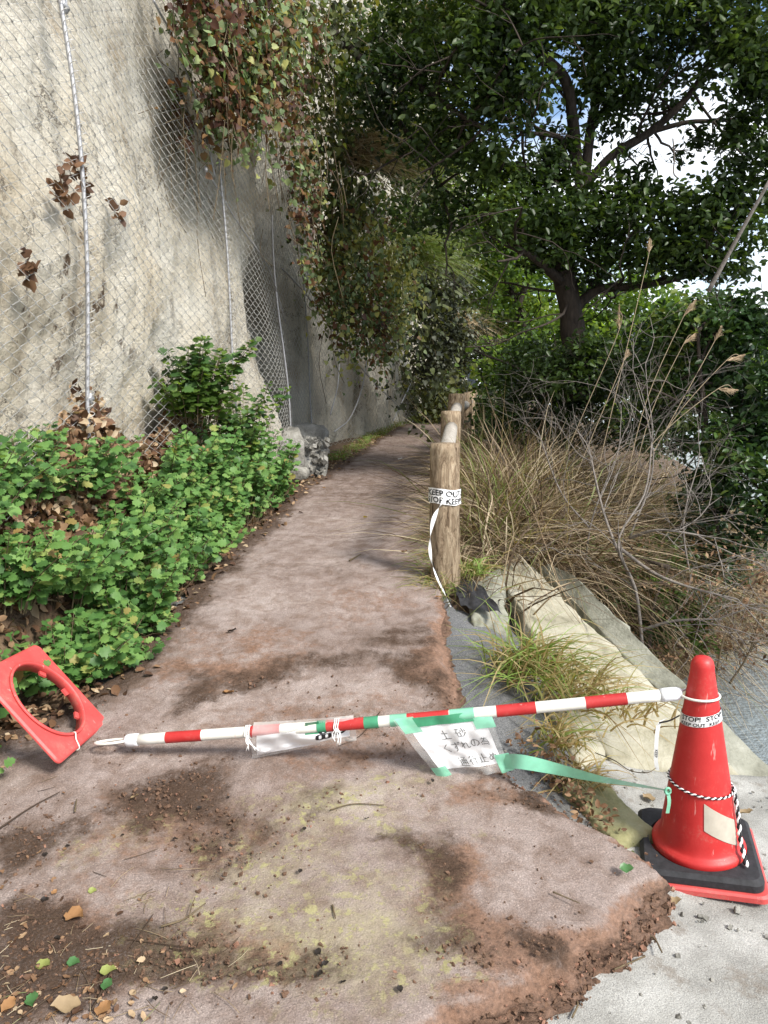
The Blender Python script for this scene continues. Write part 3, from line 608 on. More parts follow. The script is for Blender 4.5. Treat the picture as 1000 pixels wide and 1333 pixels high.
vine('thin trailing shoot of brown leaves hanging on the netting alone', [(232, 130, 5.9), (236, 150, 5.9), (241, 170, 5.9), (246, 185, 5.9), (229, 110, 5.9)], 70, .02, .075, 60, sp=.03)
vine('large mound of small leaved creeper overhanging the grey rock', [(440, 300, 8.6), (470, 290, 8.8), (500, 320, 9.2), (440, 340, 8.6), (475, 345, 8.8), (510, 365, 9.2), (440, 385, 8.6), (480, 395, 8.9), (505, 410, 9.2), (455, 420, 8.7), (430, 360, 8.5), (520, 400, 9.4), (490, 430, 9.0), (455, 275, 8.6), (530, 340, 9.5)], 8500, .03, .054, 240, .25, sp=.22, ts=.33)  # tint shift: greener leaves, lightened to stand in for sunlight
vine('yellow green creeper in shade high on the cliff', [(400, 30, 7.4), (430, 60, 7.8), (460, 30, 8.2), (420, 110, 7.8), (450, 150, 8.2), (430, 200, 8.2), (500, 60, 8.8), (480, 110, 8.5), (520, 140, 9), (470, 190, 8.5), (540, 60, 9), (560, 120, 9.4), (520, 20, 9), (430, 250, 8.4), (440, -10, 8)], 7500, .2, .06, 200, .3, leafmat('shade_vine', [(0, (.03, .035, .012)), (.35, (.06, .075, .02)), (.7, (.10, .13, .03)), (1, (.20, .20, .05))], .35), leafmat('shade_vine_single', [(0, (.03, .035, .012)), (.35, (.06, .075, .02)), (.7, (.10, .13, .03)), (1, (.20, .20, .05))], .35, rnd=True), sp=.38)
IVY_SHADE = [(0, (.02, .025, .012)), (.4, (.045, .055, .022)), (.8, (.08, .10, .03)), (1, (.14, .15, .05))]  # leaf colours darkened to paint in the shade of the far end
vine('ivy in shadow colours covering the shaded far end of the cliff', [(548, 300, 11), (560, 350, 12), (545, 400, 11.5), (575, 420, 13), (560, 460, 13), (590, 460, 14), (545, 250, 11), (580, 300, 13), (560, 200, 12), (548, 480, 14.5), (580, 495, 16), (540, 350, 10.6)], 5500, .2, .085, 0, .35, leafmat('shaded_ivy_leaves', IVY_SHADE, .3), sp=.5)
# hanging grass on the cliff
def hang_grass(label, u, v, y, n, L, mat, lo, hi, out=.5):
    c = at(u, v, y); t = thing('hanging_grass', label, 'grass tuft', tuple(c)); P = c + rng.normal(0, 1, (n, 3)) * [.08, .16, .07]
    blades('blades', P, np.stack([rng.normal(out, .25, n), rng.normal(-.25, .35, n), rng.normal(.55, .3, n)], -1), rng.uniform(.5, 1.1, n) * L, .012, rng.uniform(lo, hi, n), mat, t, rng.uniform(1.0, 1.7, n))
hang_grass('dry straw coloured grass drooping from the cliff above the creeper mound', 462, 205, 8.3, 420, .75, M_straw, .35, .9)
hang_grass('long green grass drooping from the cliff right of the dry tuft', 512, 205, 8.9, 460, .75, M_grass, .55, 1.)
hang_grass('green grass fringe hanging over the right side of the creeper mound', 535, 330, 9.8, 380, .7, M_grass, .5, .9)
hang_grass('pale grass hanging over the end of the path', 590, 425, 13.5, 260, .7, M_straw, .3, .8)
hang_grass('dry grass beard hanging in the shade high over the path', 545, 40, 9.4, 350, .9, M_straw, .3, .7)

# fern bank where the cliff ends
c = at(562, 545, 17.2); t = thing('fern_clump', 'yellow green ferns hanging on the rock where the netting ends', 'fern', tuple(c))
n = 900; P = c + np.stack([rng.normal(0, .28, n), rng.normal(0, .4, n), rng.uniform(-.1, 1.15, n)], -1)
blades('fronds', P, np.stack([rng.normal(.3, .3, n), rng.normal(-.5, .3, n), rng.normal(.3, .3, n)], -1), rng.uniform(.3, .6, n), .035, rng.uniform(0, 1, n), leafmat('fern', [(0, (.07, .085, .015)), (.6, (.14, .15, .025)), (1, (.22, .21, .04))], .3), t, 1.3)

# ------------------------------------------------------------------ trees and shrubs
def px(P, y0): return np.array([at(u, v, y) if len(q) == 3 else None for q in P for (u, v, y) in [q]])
def tree(name, label, cat, limbs, blobs, mat, L, n, group=None, ntop=0, rmat=None, wr=.85, extra=True, kind='oval', bark=M_bark, radii=None):
    """limbs: list of (list of (u,v,y), r0, r1); blobs: (u, v, y, rad_px_x, rad_px_z, weight)"""
    base = at(*limbs[0][0][0]) if limbs else at(*blobs[0][:3]); t = thing(name, label, cat, tuple(base), group)
    mb = MB(); ends = []; LQ = []
    for P, r0, r1 in limbs:
        q = spline([at(*p) for p in P], 6 * len(P)); q = q + (fbm(q[:, 0], q[:, 1], q[:, 2], 3, 2, 91)[:, None] - .5) * .04; LQ.append(q); mb.tube(q, np.linspace(r0, r1, len(q)) * (1 + .25 * (fbm(q[:, 2], 0, 0, 6, 2, 5) - .5)), 9 if r0 > .05 else 6)
        if extra:
            for k in range(len(P)):
                i = random.randint(len(q) // 3, len(q) - 1); twigs(mb, q[i], nrm(rng.normal(0, 1, 3)) + nrm(q[i] - q[i - 1]) * .5, random.uniform(.35, .8), min(r1, .014), 2, .1, .6, ends)
    if LQ: LQ = np.concatenate([q[len(q) // 3:] for q in LQ])
    W = sum(b[5] * b[3] * b[4] * b[2] ** 2 for b in blobs); PP = []
    for u, v, y, ru, rv, w in blobs:
        c = at(u, v, y); k = max(30, int(n * w * ru * rv * y * y / W)); rr = np.array([ru / 1000 * y, max(ru, rv) / 1000 * y * .8, rv / 1000 * y])
        PP.append(blob(c, rr, k))
        if extra and mb.n:
            near_ = LQ[np.argmin(((LQ - c) ** 2).sum(1))]; dd = c - near_; sl_ = float(np.linalg.norm(dd))
            q = spline([near_, near_ + dd * .5 + rng.normal(0, .06, 3) * sl_ + (0, 0, .08 * sl_), c], 8); mb.tube(q, np.linspace(.016, .007, 8), 5)
            for _ in range(1): twigs(mb, q[random.randint(4, 7)], nrm(dd) * .5 + rng.normal(0, .7, 3), float(min(rr)) * .9, .007, 2, .1, .6)
    if mb.n: mb.build('trunk', bark, t)
    crown(np.concatenate(PP), t, mat, L, kind, wr, ntop=ntop, rmat=rmat)
    return t
# the main tree right of the path
Ym = 7.2
limbs = [([(752, 520, Ym), (748, 446, Ym), (742, 395, Ym), (733, 350, Ym), (738, 300, Ym), (756, 245, Ym)], .125, .075),
         ([(735, 372, Ym), (716, 352, Ym - .2), (695, 336, Ym - .4), (672, 322, Ym - .5)], .05, .018),
         ([(756, 245, Ym), (750, 208, Ym), (746, 160, Ym - .1), (738, 108, Ym - .2), (716, 80, Ym - .3), (692, 56, Ym - .4), (664, 28, Ym - .6), (645, -30, Ym - .8)], .055, .035),
         ([(758, 245, Ym), (762, 228, Ym), (770, 160, Ym + .1), (780, 112, Ym + .1), (771, 75, Ym), (775, 20, Ym), (790, -60, Ym)], .05, .03),
         ([(757, 248, Ym), (770, 232, Ym), (800, 200, Ym), (848, 170, Ym + .1), (888, 134, Ym + .1), (918, 90, Ym), (940, 20, Ym)], .05, .025),
         ([(848, 170, Ym + .1), (896, 160, Ym + .1), (945, 156, Ym + .1), (990, 150, Ym)], .025, .012),
         ([(750, 215, Ym), (736, 186, Ym - .1), (712, 176, Ym - .3), (680, 172, Ym - .5)], .028, .014),
         ([(745, 415, Ym), (758, 392, Ym), (782, 376, Ym), (822, 372, Ym - .1), (880, 363, Ym - .2), (930, 350, Ym - .3)], .055, .022)]
blobs = [(690, 20, 6.6, 70, 45, 1), (760, 15, 6.8, 70, 50, 1), (840, 25, 7, 80, 55, 1), (920, 20, 6.8, 70, 45, 1), (985, 40, 6.4, 45, 60, 1), (960, 100, 6.6, 50, 40, 1), (985, 150, 6.6, 40, 45, .9),
         (820, 90, 7, 60, 40, .9), (640, 70, 6.6, 50, 60, 1), (650, 140, 6.6, 55, 45, 1), (800, 150, 7.2, 35, 28, .5), (855, 125, 7.4, 45, 30, .7), (700, 235, 7, 55, 35, 1), (650, 225, 6.8, 40, 30, .8),
         (740, 290, 7, 75, 40, 1.1), (680, 285, 6.8, 65, 35, 1), (820, 300, 7, 70, 45, 1.1), (800, 250, 7, 45, 22, .8), (890, 310, 6.8, 65, 45, 1), (950, 290, 6.6, 55, 50, 1.1), (985, 230, 6.5, 40, 50, 1), (860, 255, 7, 40, 18, .6),  
         (910, 195, 6.9, 30, 22, .5), (770, 345, 7.2, 55, 25, .7), (715, 325, 7, 50, 22, .8), (860, 345, 7, 55, 22, .7), (940, 345, 6.8, 50, 22, .7), (735, 195, 7, 35, 28, .6), (765, 120, 7.2, 35, 35, .5), (690, 105, 6.9, 35, 35, .4), (830, 215, 7, 30, 18, .5), (760, -60, 7, 200, 60, .8)]
tree('broadleaf_tree', 'large dark leaved tree with forked trunk leaning over the railing side', 'tree', limbs, blobs, M_dark, .068, 33000, ntop=280, rmat=M_dark_o, wr=.6)
# boughs hanging in from the cliff top
tree('overhanging_tree', 'dark boughs of a tree growing out from the cliff top across the path', 'tree', [([(430, 40, 8.2), (480, 85, 7.6), (540, 110, 7.2), (600, 150, 6.8), (640, 170, 6.6)], .045, .015), ([(480, 85, 7.6), (520, 160, 7.4), (560, 220, 7.2), (590, 290, 7)], .03, .012)],
     [(480, 85, 7.6, 35, 25, .5), (530, 110, 7.2, 60, 40, 1), (590, 60, 7.2, 60, 60, 1), (600, 140, 7, 55, 40, 1), (560, 180, 7.2, 50, 30, .9), (610, 220, 7, 50, 40, 1), (560, 275, 7.2, 50, 35, 1), (500, 150, 7.4, 45, 22, .6), (640, 30, 7, 40, 45, 1), (560, 10, 7.4, 60, 35, .8), (500, 30, 7.8, 45, 30, .6)], M_dark, .065, 9500, ntop=120, rmat=M_dark_o, wr=.6)
# shrub and trees beyond
tree('shade_shrub', 'grey green shrub in shade at the corner of the cliff above the ferns', 'shrub', [], [(570, 370, 11.5, 38, 45, 1), (575, 440, 12, 35, 35, 1), (560, 470, 12.5, 25, 25, .8), (610, 450, 13, 30, 30, .8)], leafmat('grey_leaves', [(0, (.025, .032, .02)), (.6, (.06, .07, .045)), (1, (.11, .12, .08))], .2), .06, 5000)
tree('far_tree', 'light green tree over the far end of the path', 'tree', [([(688, 480, 15), (680, 420, 15), (676, 395, 15), (690, 360, 15)], .11, .05), ([(677, 400, 15), (660, 372, 15), (645, 345, 15)], .05, .03)],
     [(640, 330, 14, 45, 30, 1), (680, 320, 15, 50, 35, 1), (660, 380, 15, 50, 35, 1), (700, 370, 15.5, 50, 30, .9), (620, 370, 14.5, 35, 30, .9), (700, 420, 16, 55, 35, 1), (640, 430, 16, 45, 25, .9), (600, 300, 14, 40, 35, .8), (720, 450, 15, 40, 30, 1), (570, 215, 13, 50, 40, .9), (610, 260, 14, 50, 35, .8)], M_mid, .10, 9000, 'trees beyond the railing')
tree('far_tree', 'green tree behind the trunk of the large dark tree', 'tree', [([(800, 520, 13), (802, 440, 13), (810, 380, 13)], .10, .05)],
     [(790, 400, 12, 60, 35, 1), (850, 400, 12, 60, 30, 1), (780, 450, 12, 60, 40, 1), (840, 440, 12, 50, 30, 1), (700, 470, 12, 55, 40, 1), (800, 360, 13, 60, 20, .6)], M_mid, .085, 6500, 'trees beyond the railing')
tree('far_tree', 'dark trees closing the view at the end of the path', 'tree', [([(640, 500, 26), (640, 400, 26), (645, 300, 26)], .18, .08)],
     [(600, 470, 25, 55, 40, 1), (650, 460, 26, 55, 45, 1), (620, 420, 26, 60, 50, 1), (700, 430, 24, 60, 60, 1), (560, 350, 25, 60, 80, 1), (650, 330, 27, 70, 60, .8), (760, 430, 22, 60, 50, .8), (600, 500, 27, 35, 22, 1), (640, 495, 25, 35, 30, 1)], M_dark, .17, 9000, 'trees beyond the railing')
tree('evergreen_shrub', 'dark evergreen shrub between the railing and the large tree trunk', 'shrub', [([(700, 590, 7.6), (700, 520, 7.6), (690, 470, 7.6)], .03, .015)], [(690, 480, 8, 45, 38, 1), (735, 490, 7.6, 50, 40, 1), (660, 510, 9, 30, 30, 1), (780, 500, 7.4, 45, 40, 1), (700, 530, 7.4, 60, 35, 1), (640, 535, 9.5, 22, 22, .9), (820, 470, 7.6, 45, 35, .9), (748, 475, 6.7, 50, 35, 1), (700, 465, 7, 35, 30, .8), (790, 470, 6.8, 35, 35, .8), (860, 500, 7.4, 40, 35, .9), (680, 560, 8.2, 50, 24, .9), (740, 565, 8, 50, 24, .9), (800, 560, 8, 50, 26, .9), (850, 570, 7.6, 40, 26, .8)], M_dark, .06, 14000, wr=.6)
tree('evergreen_shrub', 'tall glossy shrub above the water at the right edge', 'shrub', [([(930, 800, 5.8), (925, 650, 5.8), (915, 520, 5.9), (910, 430, 6)], .035, .012), ([(925, 650, 5.8), (960, 560, 5.7), (975, 460, 5.8)], .025, .01)],
     [(935, 415, 6.2, 60, 35, 1), (970, 440, 5.9, 45, 40, 1), (900, 440, 6.4, 45, 40, 1), (880, 500, 6.4, 40, 35, .8), (940, 500, 6, 55, 40, .9), (985, 510, 5.6, 35, 45, .8), (960, 580, 5.6, 45, 45, 1), (990, 640, 5.2, 35, 45, 1), (920, 570, 6, 40, 35, .8), (940, 640, 5.6, 45, 35, .9), (970, 700, 5.2, 40, 30, .7), (900, 640, 6, 35, 30, .8), (985, 400, 6, 30, 25, .8), (870, 440, 7, 40, 40, .9), (850, 540, 6.6, 40, 30, .8), (900, 700, 5.6, 40, 40, .8), (945, 740, 5.2, 35, 30, .7), (985, 580, 5.4, 30, 40, .9)], leafmat('glossy_leaves', [(0, (.014, .032, .01)), (.5, (.032, .07, .02)), (.85, (.065, .12, .03)), (1, (.16, .21, .05))], .3, .35), .062, 15000, ntop=200, wr=.6, rmat=leafmat('glossy_leaf_single', [(0, (.014, .032, .01)), (.5, (.032, .07, .02)), (.85, (.065, .12, .03)), (1, (.16, .21, .05))], .3, .35, True))
tree('shore_shrub', 'row of dull green bushes along the shore behind the tall grass', 'shrub', [], [(u_, v_, y_, 45, 38, 1) for u_, v_, y_ in ((660, 480, 10), (720, 500, 10), (780, 470, 10), (840, 490, 10), (900, 460, 9.5), (950, 470, 9), (860, 430, 10), (930, 420, 9.5), (985, 460, 8.5), (800, 520, 9), (890, 520, 8.6), (960, 530, 8))], M_mid, .08, 9000)
tree('low_shrub', 'small green shrub in the dark undergrowth beside the seawall slab', 'shrub', [], [(885, 790, 4.6, 18, 22, 1), (860, 770, 4.8, 20, 16, 1), (915, 820, 4.6, 20, 25, .8), (760, 790, 5, 0.1, 0.1, .1)], M_mid, .045, 800)
tree('low_shrub', 'dark tangled shrub filling the hollow between the slab edge and the water', 'shrub', [([(845, 850, 4.5), (850, 790, 4.6), (870, 740, 4.8)], .012, .006)], [(800, 770, 5, 40, 30, .8), (860, 740, 5.2, 45, 35, .8), (850, 810, 4.7, 35, 30, .8), (905, 790, 4.7, 35, 40, .7), (770, 720, 5.2, 30, 25, .5)], M_dark, .045, 2600, wr=.6)
tree('low_shrub', 'green bushes on the bank behind the first log posts', 'shrub', [], [(640, 560, 8.5, 20, 16, 1), (622, 570, 9.5, 12, 14, 1), (660, 545, 9, 22, 14, 1), (630, 530, 13, 14, 16, 1)], M_weed, .05, 1300)

# ------------------------------------------------------------------ dry grass on the bank
def gz(x, y): return np.where(x > pright(y) + .1, bank(x, y), zp(y))
n = 23000; y = 4.0 + 3.8 * rng.random(n) ** .9; x = pright(y) + .12 + rng.random(n) ** .8 * np.clip(.6 + .8 * (y - 3.9), .4, 2.9); rr_ = x - pright(y); kp = (gz(x, y) > -.6) & ((rr_ < .62 + .3 * (y - 4)) | (y > 5.6) | (rng.random(n) < .12)) & ~((y < 4.9) & (x > .50) & (rng.random(n) < .93)); x, y = x[kp], y[kp]; n = len(x); P = np.stack([x, y, gz(x, y) - .03], -1)
D = np.stack([rng.normal(-.02, .62, n), rng.normal(-.2, .55, n), rng.uniform(.45, 1.3, n)], -1)
hmax = np.interp(x - pright(y), [0, .3, 1.0, 2, 3], [.75, 1.1, 1.25, 1.3, 1.2])
g = blades('dry_grass', P, D, rng.uniform(.5, 1.2, n) * hmax * np.clip((y - 3.3) / 1.3, .5, 1) * np.clip((x - pright(y)) / .4, .45, 1), rng.uniform(.004, .014, n), np.where(rng.random(n) < .06, 1., np.clip(rng.beta(.75, 1.05, n) * .92, 0, .9)), M_straw, None, rng.uniform(.15, 1.6, n), 7)
n2 = 7000; y = rng.uniform(5.2, 8.6, n2); x = pright(y) + .7 + rng.random(n2) * np.clip(1.0 + .6 * (y - 5.2), .5, 2.6); zz = gz(x, y); kp = zz > -.62; y, x, zz = y[kp], x[kp], zz[kp]; n2 = len(x); P = np.stack([x, y, zz - .03], -1)
g2 = blades('tall_dry_grass', P, np.stack([rng.normal(.0, .4, n2), rng.normal(-.2, .35, n2), rng.uniform(.7, 1.3, n2)], -1), rng.uniform(.6, 1.2, n2) * (.75 - .45 * np.clip(zz, -.7, .5)) * 1.25, rng.uniform(.005, .012, n2), np.where(rng.random(n2) < .12, 1., rng.beta(.75, 1.05, n2) * .9), M_straw, None, rng.uniform(.4, 1.5, n2), 7)
tag(g2, 'taller dry grass on the seaward side of the bank in front of the dark shrubs', 'grass')
tag(g, 'tangled dry straw coloured grass covering the bank right of the log railing', 'grass')
n = 700; y = rng.uniform(5, 7.5, n); x = pright(y) + .25 + rng.random(n) * np.clip(.55 + .5 * (y - 3.9), .4, 2.2); P = np.stack([x, y, gz(x, y) - .03], -1)
g = blades('green_grass', P, np.stack([rng.normal(.0, .3, n), rng.normal(-.1, .3, n), rng.uniform(.8, 1.4, n)], -1), rng.uniform(.6, 1.15, n), rng.uniform(.006, .012, n), rng.uniform(.3, .85, n), M_grass, None, rng.uniform(.2, 1.0, n), 7)
tag(g, 'greener grass blades standing among the dry grass', 'grass')
# grass at the foot of the first post and along the path edge
n = 900; y = rng.uniform(4.0, 9, n); y = 4.0 + (y - 4.0) * rng.random(n); x = pright(y) + rng.normal(.03, .05, n); P = np.stack([x, y, zp(y) - .03], -1)
g = blades('edge_grass', P, np.stack([rng.normal(-.35, .4, n), rng.normal(-.35, .4, n), rng.uniform(.4, 1, n)], -1), rng.uniform(.10, .30, n), .005, rng.uniform(0, .9, n), M_grass, None, rng.uniform(.6, 1.5, n), 5)
tag(g, 'short grass fringing the path at the foot of the log posts', 'grass')
n = 700; y = rng.uniform(9, 16.5, n); x = pleft(y) - rng.random(n) * .25; P = np.stack([x, y, zp(y)], -1)
tag(blades('verge_grass', P, rdir(n, 1.), rng.uniform(.08, .22, n), .012, rng.uniform(.3, 1, n), M_grass, None, 1.), 'low green growth in the gutter under the netted rock', 'grass')
# silver grass plumes
M_plume = nmat('plume', [(.3, (.34, .24, .15)), (.7, (.55, .43, .29))], 60, .9, .0)
PL = [((690, 700, 5.6), (806, 430, 5.4), .17, (-.1, .9), 'upright silver grass plume in the middle of the dry grass'), ((760, 690, 5.6), (845, 330, 5.6), .10, (.05, 1), 'tallest thin plume in front of the tree crown'), ((800, 700, 5.4), (890, 412, 5.4), .13, (.5, .8), 'plume leaning right below the tree limb'), ((810, 700, 5.4), (890, 448, 5.4), .10, (.6, .6), 'short plume just under the one leaning right'),
      ((770, 690, 5.2), (935, 506, 5.2), .15, (1, -.05), 'plume bent flat pointing right over the dry grass'), ((800, 690, 5.3), (945, 470, 5.3), .12, (.9, .35), 'pale plume on a long arching stalk in front of the glossy shrub'), ((720, 690, 5.6), (812, 470, 5.6), .08, (.3, .9), 'small plume below the upright one'), ((790, 700, 5.3), (930, 445, 5.5), .11, (.3, .9), 'fluffy dull plume against the glossy shrub')]
for a, b_, L, dr, lb in PL:
    a3, b3 = at(*a), at(*b_); t = thing('silver_grass', lb, 'grass plume', tuple(a3), 'silver grass plumes above the dry grass'); d = nrm(np.array([dr[0], rng.normal(0, .1), dr[1]]))
    m = MB(); mid = a3 * .45 + b3 * .55 + np.array([-.06 if dr[0] > .3 else 0, 0, .06 if dr[0] > .3 else 0]); q = spline([a3, mid, b3, b3 + d * L * .9], 20); m.tube(q, np.linspace(.0035, .0015, 20), 4, .7); m.build('stalk', M_straw, t)
    n = 150; f = rng.random(n); P = b3 + d * (f * L)[:, None]
    blades('plume', P, d + rng.normal(0, .13, (n, 3)), .07 * (1.2 - f), .003, .4 + .5 * rng.random(n), M_plume, t, .5, 3)
# grass tuft on the slabs
def tuft(label, c, n, L, rad, lo, hi):
    t = thing('grass_tuft', label, 'grass tuft', tuple(c)); P = c + rng.normal(0, 1, (n, 3)) * [rad, rad, .01]
    D = np.stack([rng.normal(.12, .45, n), rng.normal(-.15, .45, n), rng.uniform(.5, 1.3, n)], -1)
    Ls = rng.uniform(.5, 1.15, n) * L; ti = np.clip(rng.uniform(lo, hi, n), 0, 1); nb = min(120, n // 3)
    ws = rng.uniform(.005, .012, n); dp = rng.uniform(.5, 1.5, n)
    blades('blades', P, D, Ls, ws, ti, M_grass, t, dp, 7)
tuft('large green and straw tuft growing between the gray patch and the tilted slab', at(685, 872, 3.28), 330, .40, .075, .1, 1.)
tuft('drier grass tuft sprawling over the tilted slab right of the large green tuft', at(745, 905, 3.1), 190, .36, .09, 0, .75)
tuft('ragged low tuft below the striped bar at the edge of the path', at(725, 965, 2.75), 120, .2, .05, 0, .7)
tuft('dark withered tuft in the gap between the path edge and the mossy slab', at(755, 1020, 2.58), 120, .16, .05, 0, .6)
tuft('sparse upright grass on the slab behind the striped bar', at(800, 925, 3.0), 70, .25, .09, 0, .5)
tuft('small weedy tuft at the top of the tilted slab beside the post', at(612, 745, 4.2), 90, .2, .05, .3, 1)
tuft('small leafy tuft against the left corner of the cone base', at(832, 1105, 2.35), 60, .12, .03, .2, 1)
n = 260; u = rng.uniform(690, 830, n); k = rng.random(n); P = np.array([at(680 + 110 * q + rng.normal(0, 14), 960 + 120 * q + rng.normal(0, 12), 2.72 - .42 * q) for q in rng.random(n)])
lit = leaves('leaf_litter', P, rdir(n) * [1, 1, .4], rdir(n, .6), rng.uniform(.012, .034, n), .7, rng.random(n) * .8, M_dead, None, 'oval'); tag(lit, 'dead leaves and weeds in the gap between path edge and seawall slabs', 'leaf litter')

# bare shrub and undergrowth tangle
M_grey = nmat('grey_twig', [(.3, (.09, .08, .07)), (.7, (.24, .21, .19))], 60, .8, .3)
def bare(label, limbs, nt2, r, L=.5, dep=3, mat=M_grey, name='bare_shrub'):
    t = thing(name, label, 'shrub', tuple(at(*limbs[0][0]))); mb = MB()
    for P in limbs:
        q = spline([at(*p) for p in P], 20); mb.tube(q, np.linspace(r, r * .4, 20), 6)
        for k in range(nt2): i = random.randint(5, 19); twigs(mb, q[i], nrm(rng.normal(0, .6, 3)) + nrm(q[i] - q[i - 1]), random.uniform(.5, 1.2) * L, r * .35, dep, .0, .5, None, 5, .7)
    mb.build('branches', mat, t, kind=None)
bare('bare gray shrub with long twigs sprawling over the tilted slab edge', [[(838, 860, 4.4), (828, 770, 4.4), (805, 705, 4.5), (840, 640, 4.6), (850, 560, 4.8)], [(805, 712, 4.5), (850, 745, 4.3), (900, 765, 4.2), (960, 780, 4.1)], [(820, 700, 4.5), (860, 690, 4.3), (930, 700, 4.2)], [(828, 770, 4.4), (790, 680, 4.6), (770, 600, 4.8)], [(835, 820, 4.4), (880, 808, 4.3), (940, 806, 4.2)]], 7, .011, .5)
bare('second bare gray shrub standing in the dry grass behind the sprawling one', [[(760, 760, 4.9), (770, 680, 4.9), (800, 600, 5)], [(770, 690, 4.9), (730, 640, 5), (700, 560, 5.1)], [(900, 760, 4.9), (890, 680, 4.9), (910, 600, 5)], [(820, 700, 5), (850, 610, 5.1), (840, 530, 5.2)]], 5, .008, .5)
bare('dense brown twig tangle hanging over the water edge', [[(930, 900, 4.2), (940, 840, 4.3), (960, 780, 4.4)], [(930, 900, 4.2), (900, 850, 4.3), (880, 800, 4.4)], [(950, 890, 4.3), (975, 850, 4.3), (990, 800, 4.3)], [(900, 880, 4.2), (870, 840, 4.4), (840, 790, 4.6)]], 12, .007, .3, 3, M_stem)
n = 2600; P = np.concatenate([blob(at(900, 830, 4.5), (.45, .4, .22), 900), blob(at(960, 770, 4.6), (.35, .4, .25), 800), blob(at(830, 770, 5), (.5, .5, .3), 900)])
ug = leaves('undergrowth', P, rdir(n), rdir(n, .5), rng.uniform(.02, .045, n), .6, rng.random(n) * .8, M_dead, None, 'simple'); tag(ug, 'brown withered undergrowth filling the bank above the water', 'undergrowth')
n = 600; y = rng.uniform(3.6, 6, n); x = pright(y) + .7 + rng.random(n) * 1.5; kp = bank(x, y) > -.68; x, y = x[kp], y[kp]; n = len(x); P = np.stack([x, y, bank(x, y)], -1)
tag(blades('bank_grass', P, rdir(n, .6), rng.uniform(.3, .75, n), .006, rng.random(n) * .55, M_straw, None, 1.2), 'dead brown grass down the bank to the water', 'grass')
t = thing('bare_stick', 'long bare stick leaning in front of the tree at the right edge', 'stick', tuple(at(926, 372, 5.5))); m = MB(); m.tube(spline([at(922, 380, 5.5), at(960, 310, 5.4), at(1002, 235, 5.3)], 14), np.linspace(.016, .011, 14), 7); m.build('stick', M_grey, t)
m = MB(); m.tube(spline([at(876, 180, 6.6), at(878, 205, 6.6), at(877, 225, 6.6), at(884, 233, 6.6)], 12), .006, 5); tag(m.build('dangling_twig', M_grey), 'thin pale twig dangling in the sky gap of the tree', 'twig')

# ------------------------------------------------------------------ seawall slabs and rocks
M_slab = nmat('yellowish_concrete', [(.28, (.15, .14, .095)), (.42, (.29, .27, .20)), (.58, (.38, .36, .285)), (.78, (.46, .445, .385))], 6, .95, .7, 60, .01)
M_slab2 = nmat('gray_green_concrete', [(.28, (.11, .11, .085)), (.5, (.24, .24, .195)), (.75, (.35, .345, .295))], 7, .95, .7, 60, .01)
def slab(name, label, cat, corners, th, mat, n=36, rough=.02, seed=1):
    """bilinear patch of four top corners, with a noisy outline and thickness"""
    a, b_, c, d = map(np.asarray, corners); u = np.linspace(0, 1, n); U, V_ = np.meshgrid(u, u); U = U[..., None]; V_ = V_[..., None]
    T = (a * (1 - U) + b_ * U) * (1 - V_) + (d * (1 - U) + c * U) * V_
    eg = np.minimum(np.minimum(U, 1 - U), np.minimum(V_, 1 - V_))[..., 0]
    T[..., 2] += (fbm(T[..., 0], T[..., 1], 0, 7, 4, seed) - .5) * rough * 2 - np.exp(-eg / .03) * .015
    T[..., 0] += (fbm(T[..., 0], T[..., 1], 3, 9, 4, seed + 1) - .5) * .07 * np.exp(-eg / .06); T[..., 1] += (fbm(T[..., 0], T[..., 1], 7, 9, 4, seed + 2) - .5) * .07 * np.exp(-eg / .06)
    ring = [(0, j) for j in range(n)] + [(i, n - 1) for i in range(1, n)] + [(n - 1, j) for j in range(n - 2, -1, -1)] + [(i, 0) for i in range(n - 2, 0, -1)]
    V = T.reshape(-1, 3); F4 = [grid_faces(n, n)]; idx = np.array([i * n + j for i, j in ring]); base = len(V); prev = idx; allV = [V]
    for k in range(1, 4):
        W = V[idx] + np.array([0, 0, -th * k / 3]) + (vn(V[idx] * 14 + k) - .5)[:, None] * .03; cur = base + np.arange(len(idx)); base += len(idx); allV.append(W)
        F4.append(np.stack([prev, cur, np.roll(cur, -1), np.roll(prev, -1)], -1)); prev = cur
    o = mesh(name, np.concatenate(allV), F4, mat, None, True); return tag(o, label, cat)
A = onz(664, 716, .40); D_ = onz(716, 758, .34)
slab('seawall_slab', 'large yellowish seawall slab tilting down behind the striped bar', 'concrete slab', [onz(648, 748, .37), onz(672, 716, .42), onz(985, 1022, -.09), onz(800, 1000, .0)], .3, M_slab, 50, .02, 101)
slab('seawall_slab', 'narrow gray green slab along the right edge of the yellowish seawall slab', 'concrete slab', [onz(684, 722, .395), onz(742, 742, .40), onz(1010, 1004, -.10), onz(960, 1005, -.085)], .3, M_slab2, 44, .015, 111)
slab('broken_slab', 'yellowish slab fragment under the grass below the striped bar', 'concrete slab', [onz(700, 900, .17), onz(735, 885, .18), onz(790, 975, .06), onz(755, 1000, .05)], .2, M_slab, 24, .02, 121)
slab('broken_slab', 'mossy yellow slab fragment beside the cone base', 'concrete slab', [onz(735, 1020, .10), onz(770, 1010, .09), onz(862, 1088, .035), onz(800, 1100, .03)], .2, nmat('mossy_concrete', [(.3, (.13, .125, .05)), (.5, (.26, .25, .13)), (.75, (.36, .35, .235))], 9, .95, .6, 60, .01), 24, .03, 131)
slab('broken_slab', 'gray concrete lump at the foot of the first log post', 'concrete slab', [onz(602, 765, .39), onz(650, 738, .42), onz(662, 800, .31), onz(618, 805, .33)], .15, M_slab2, 20, .02, 141)
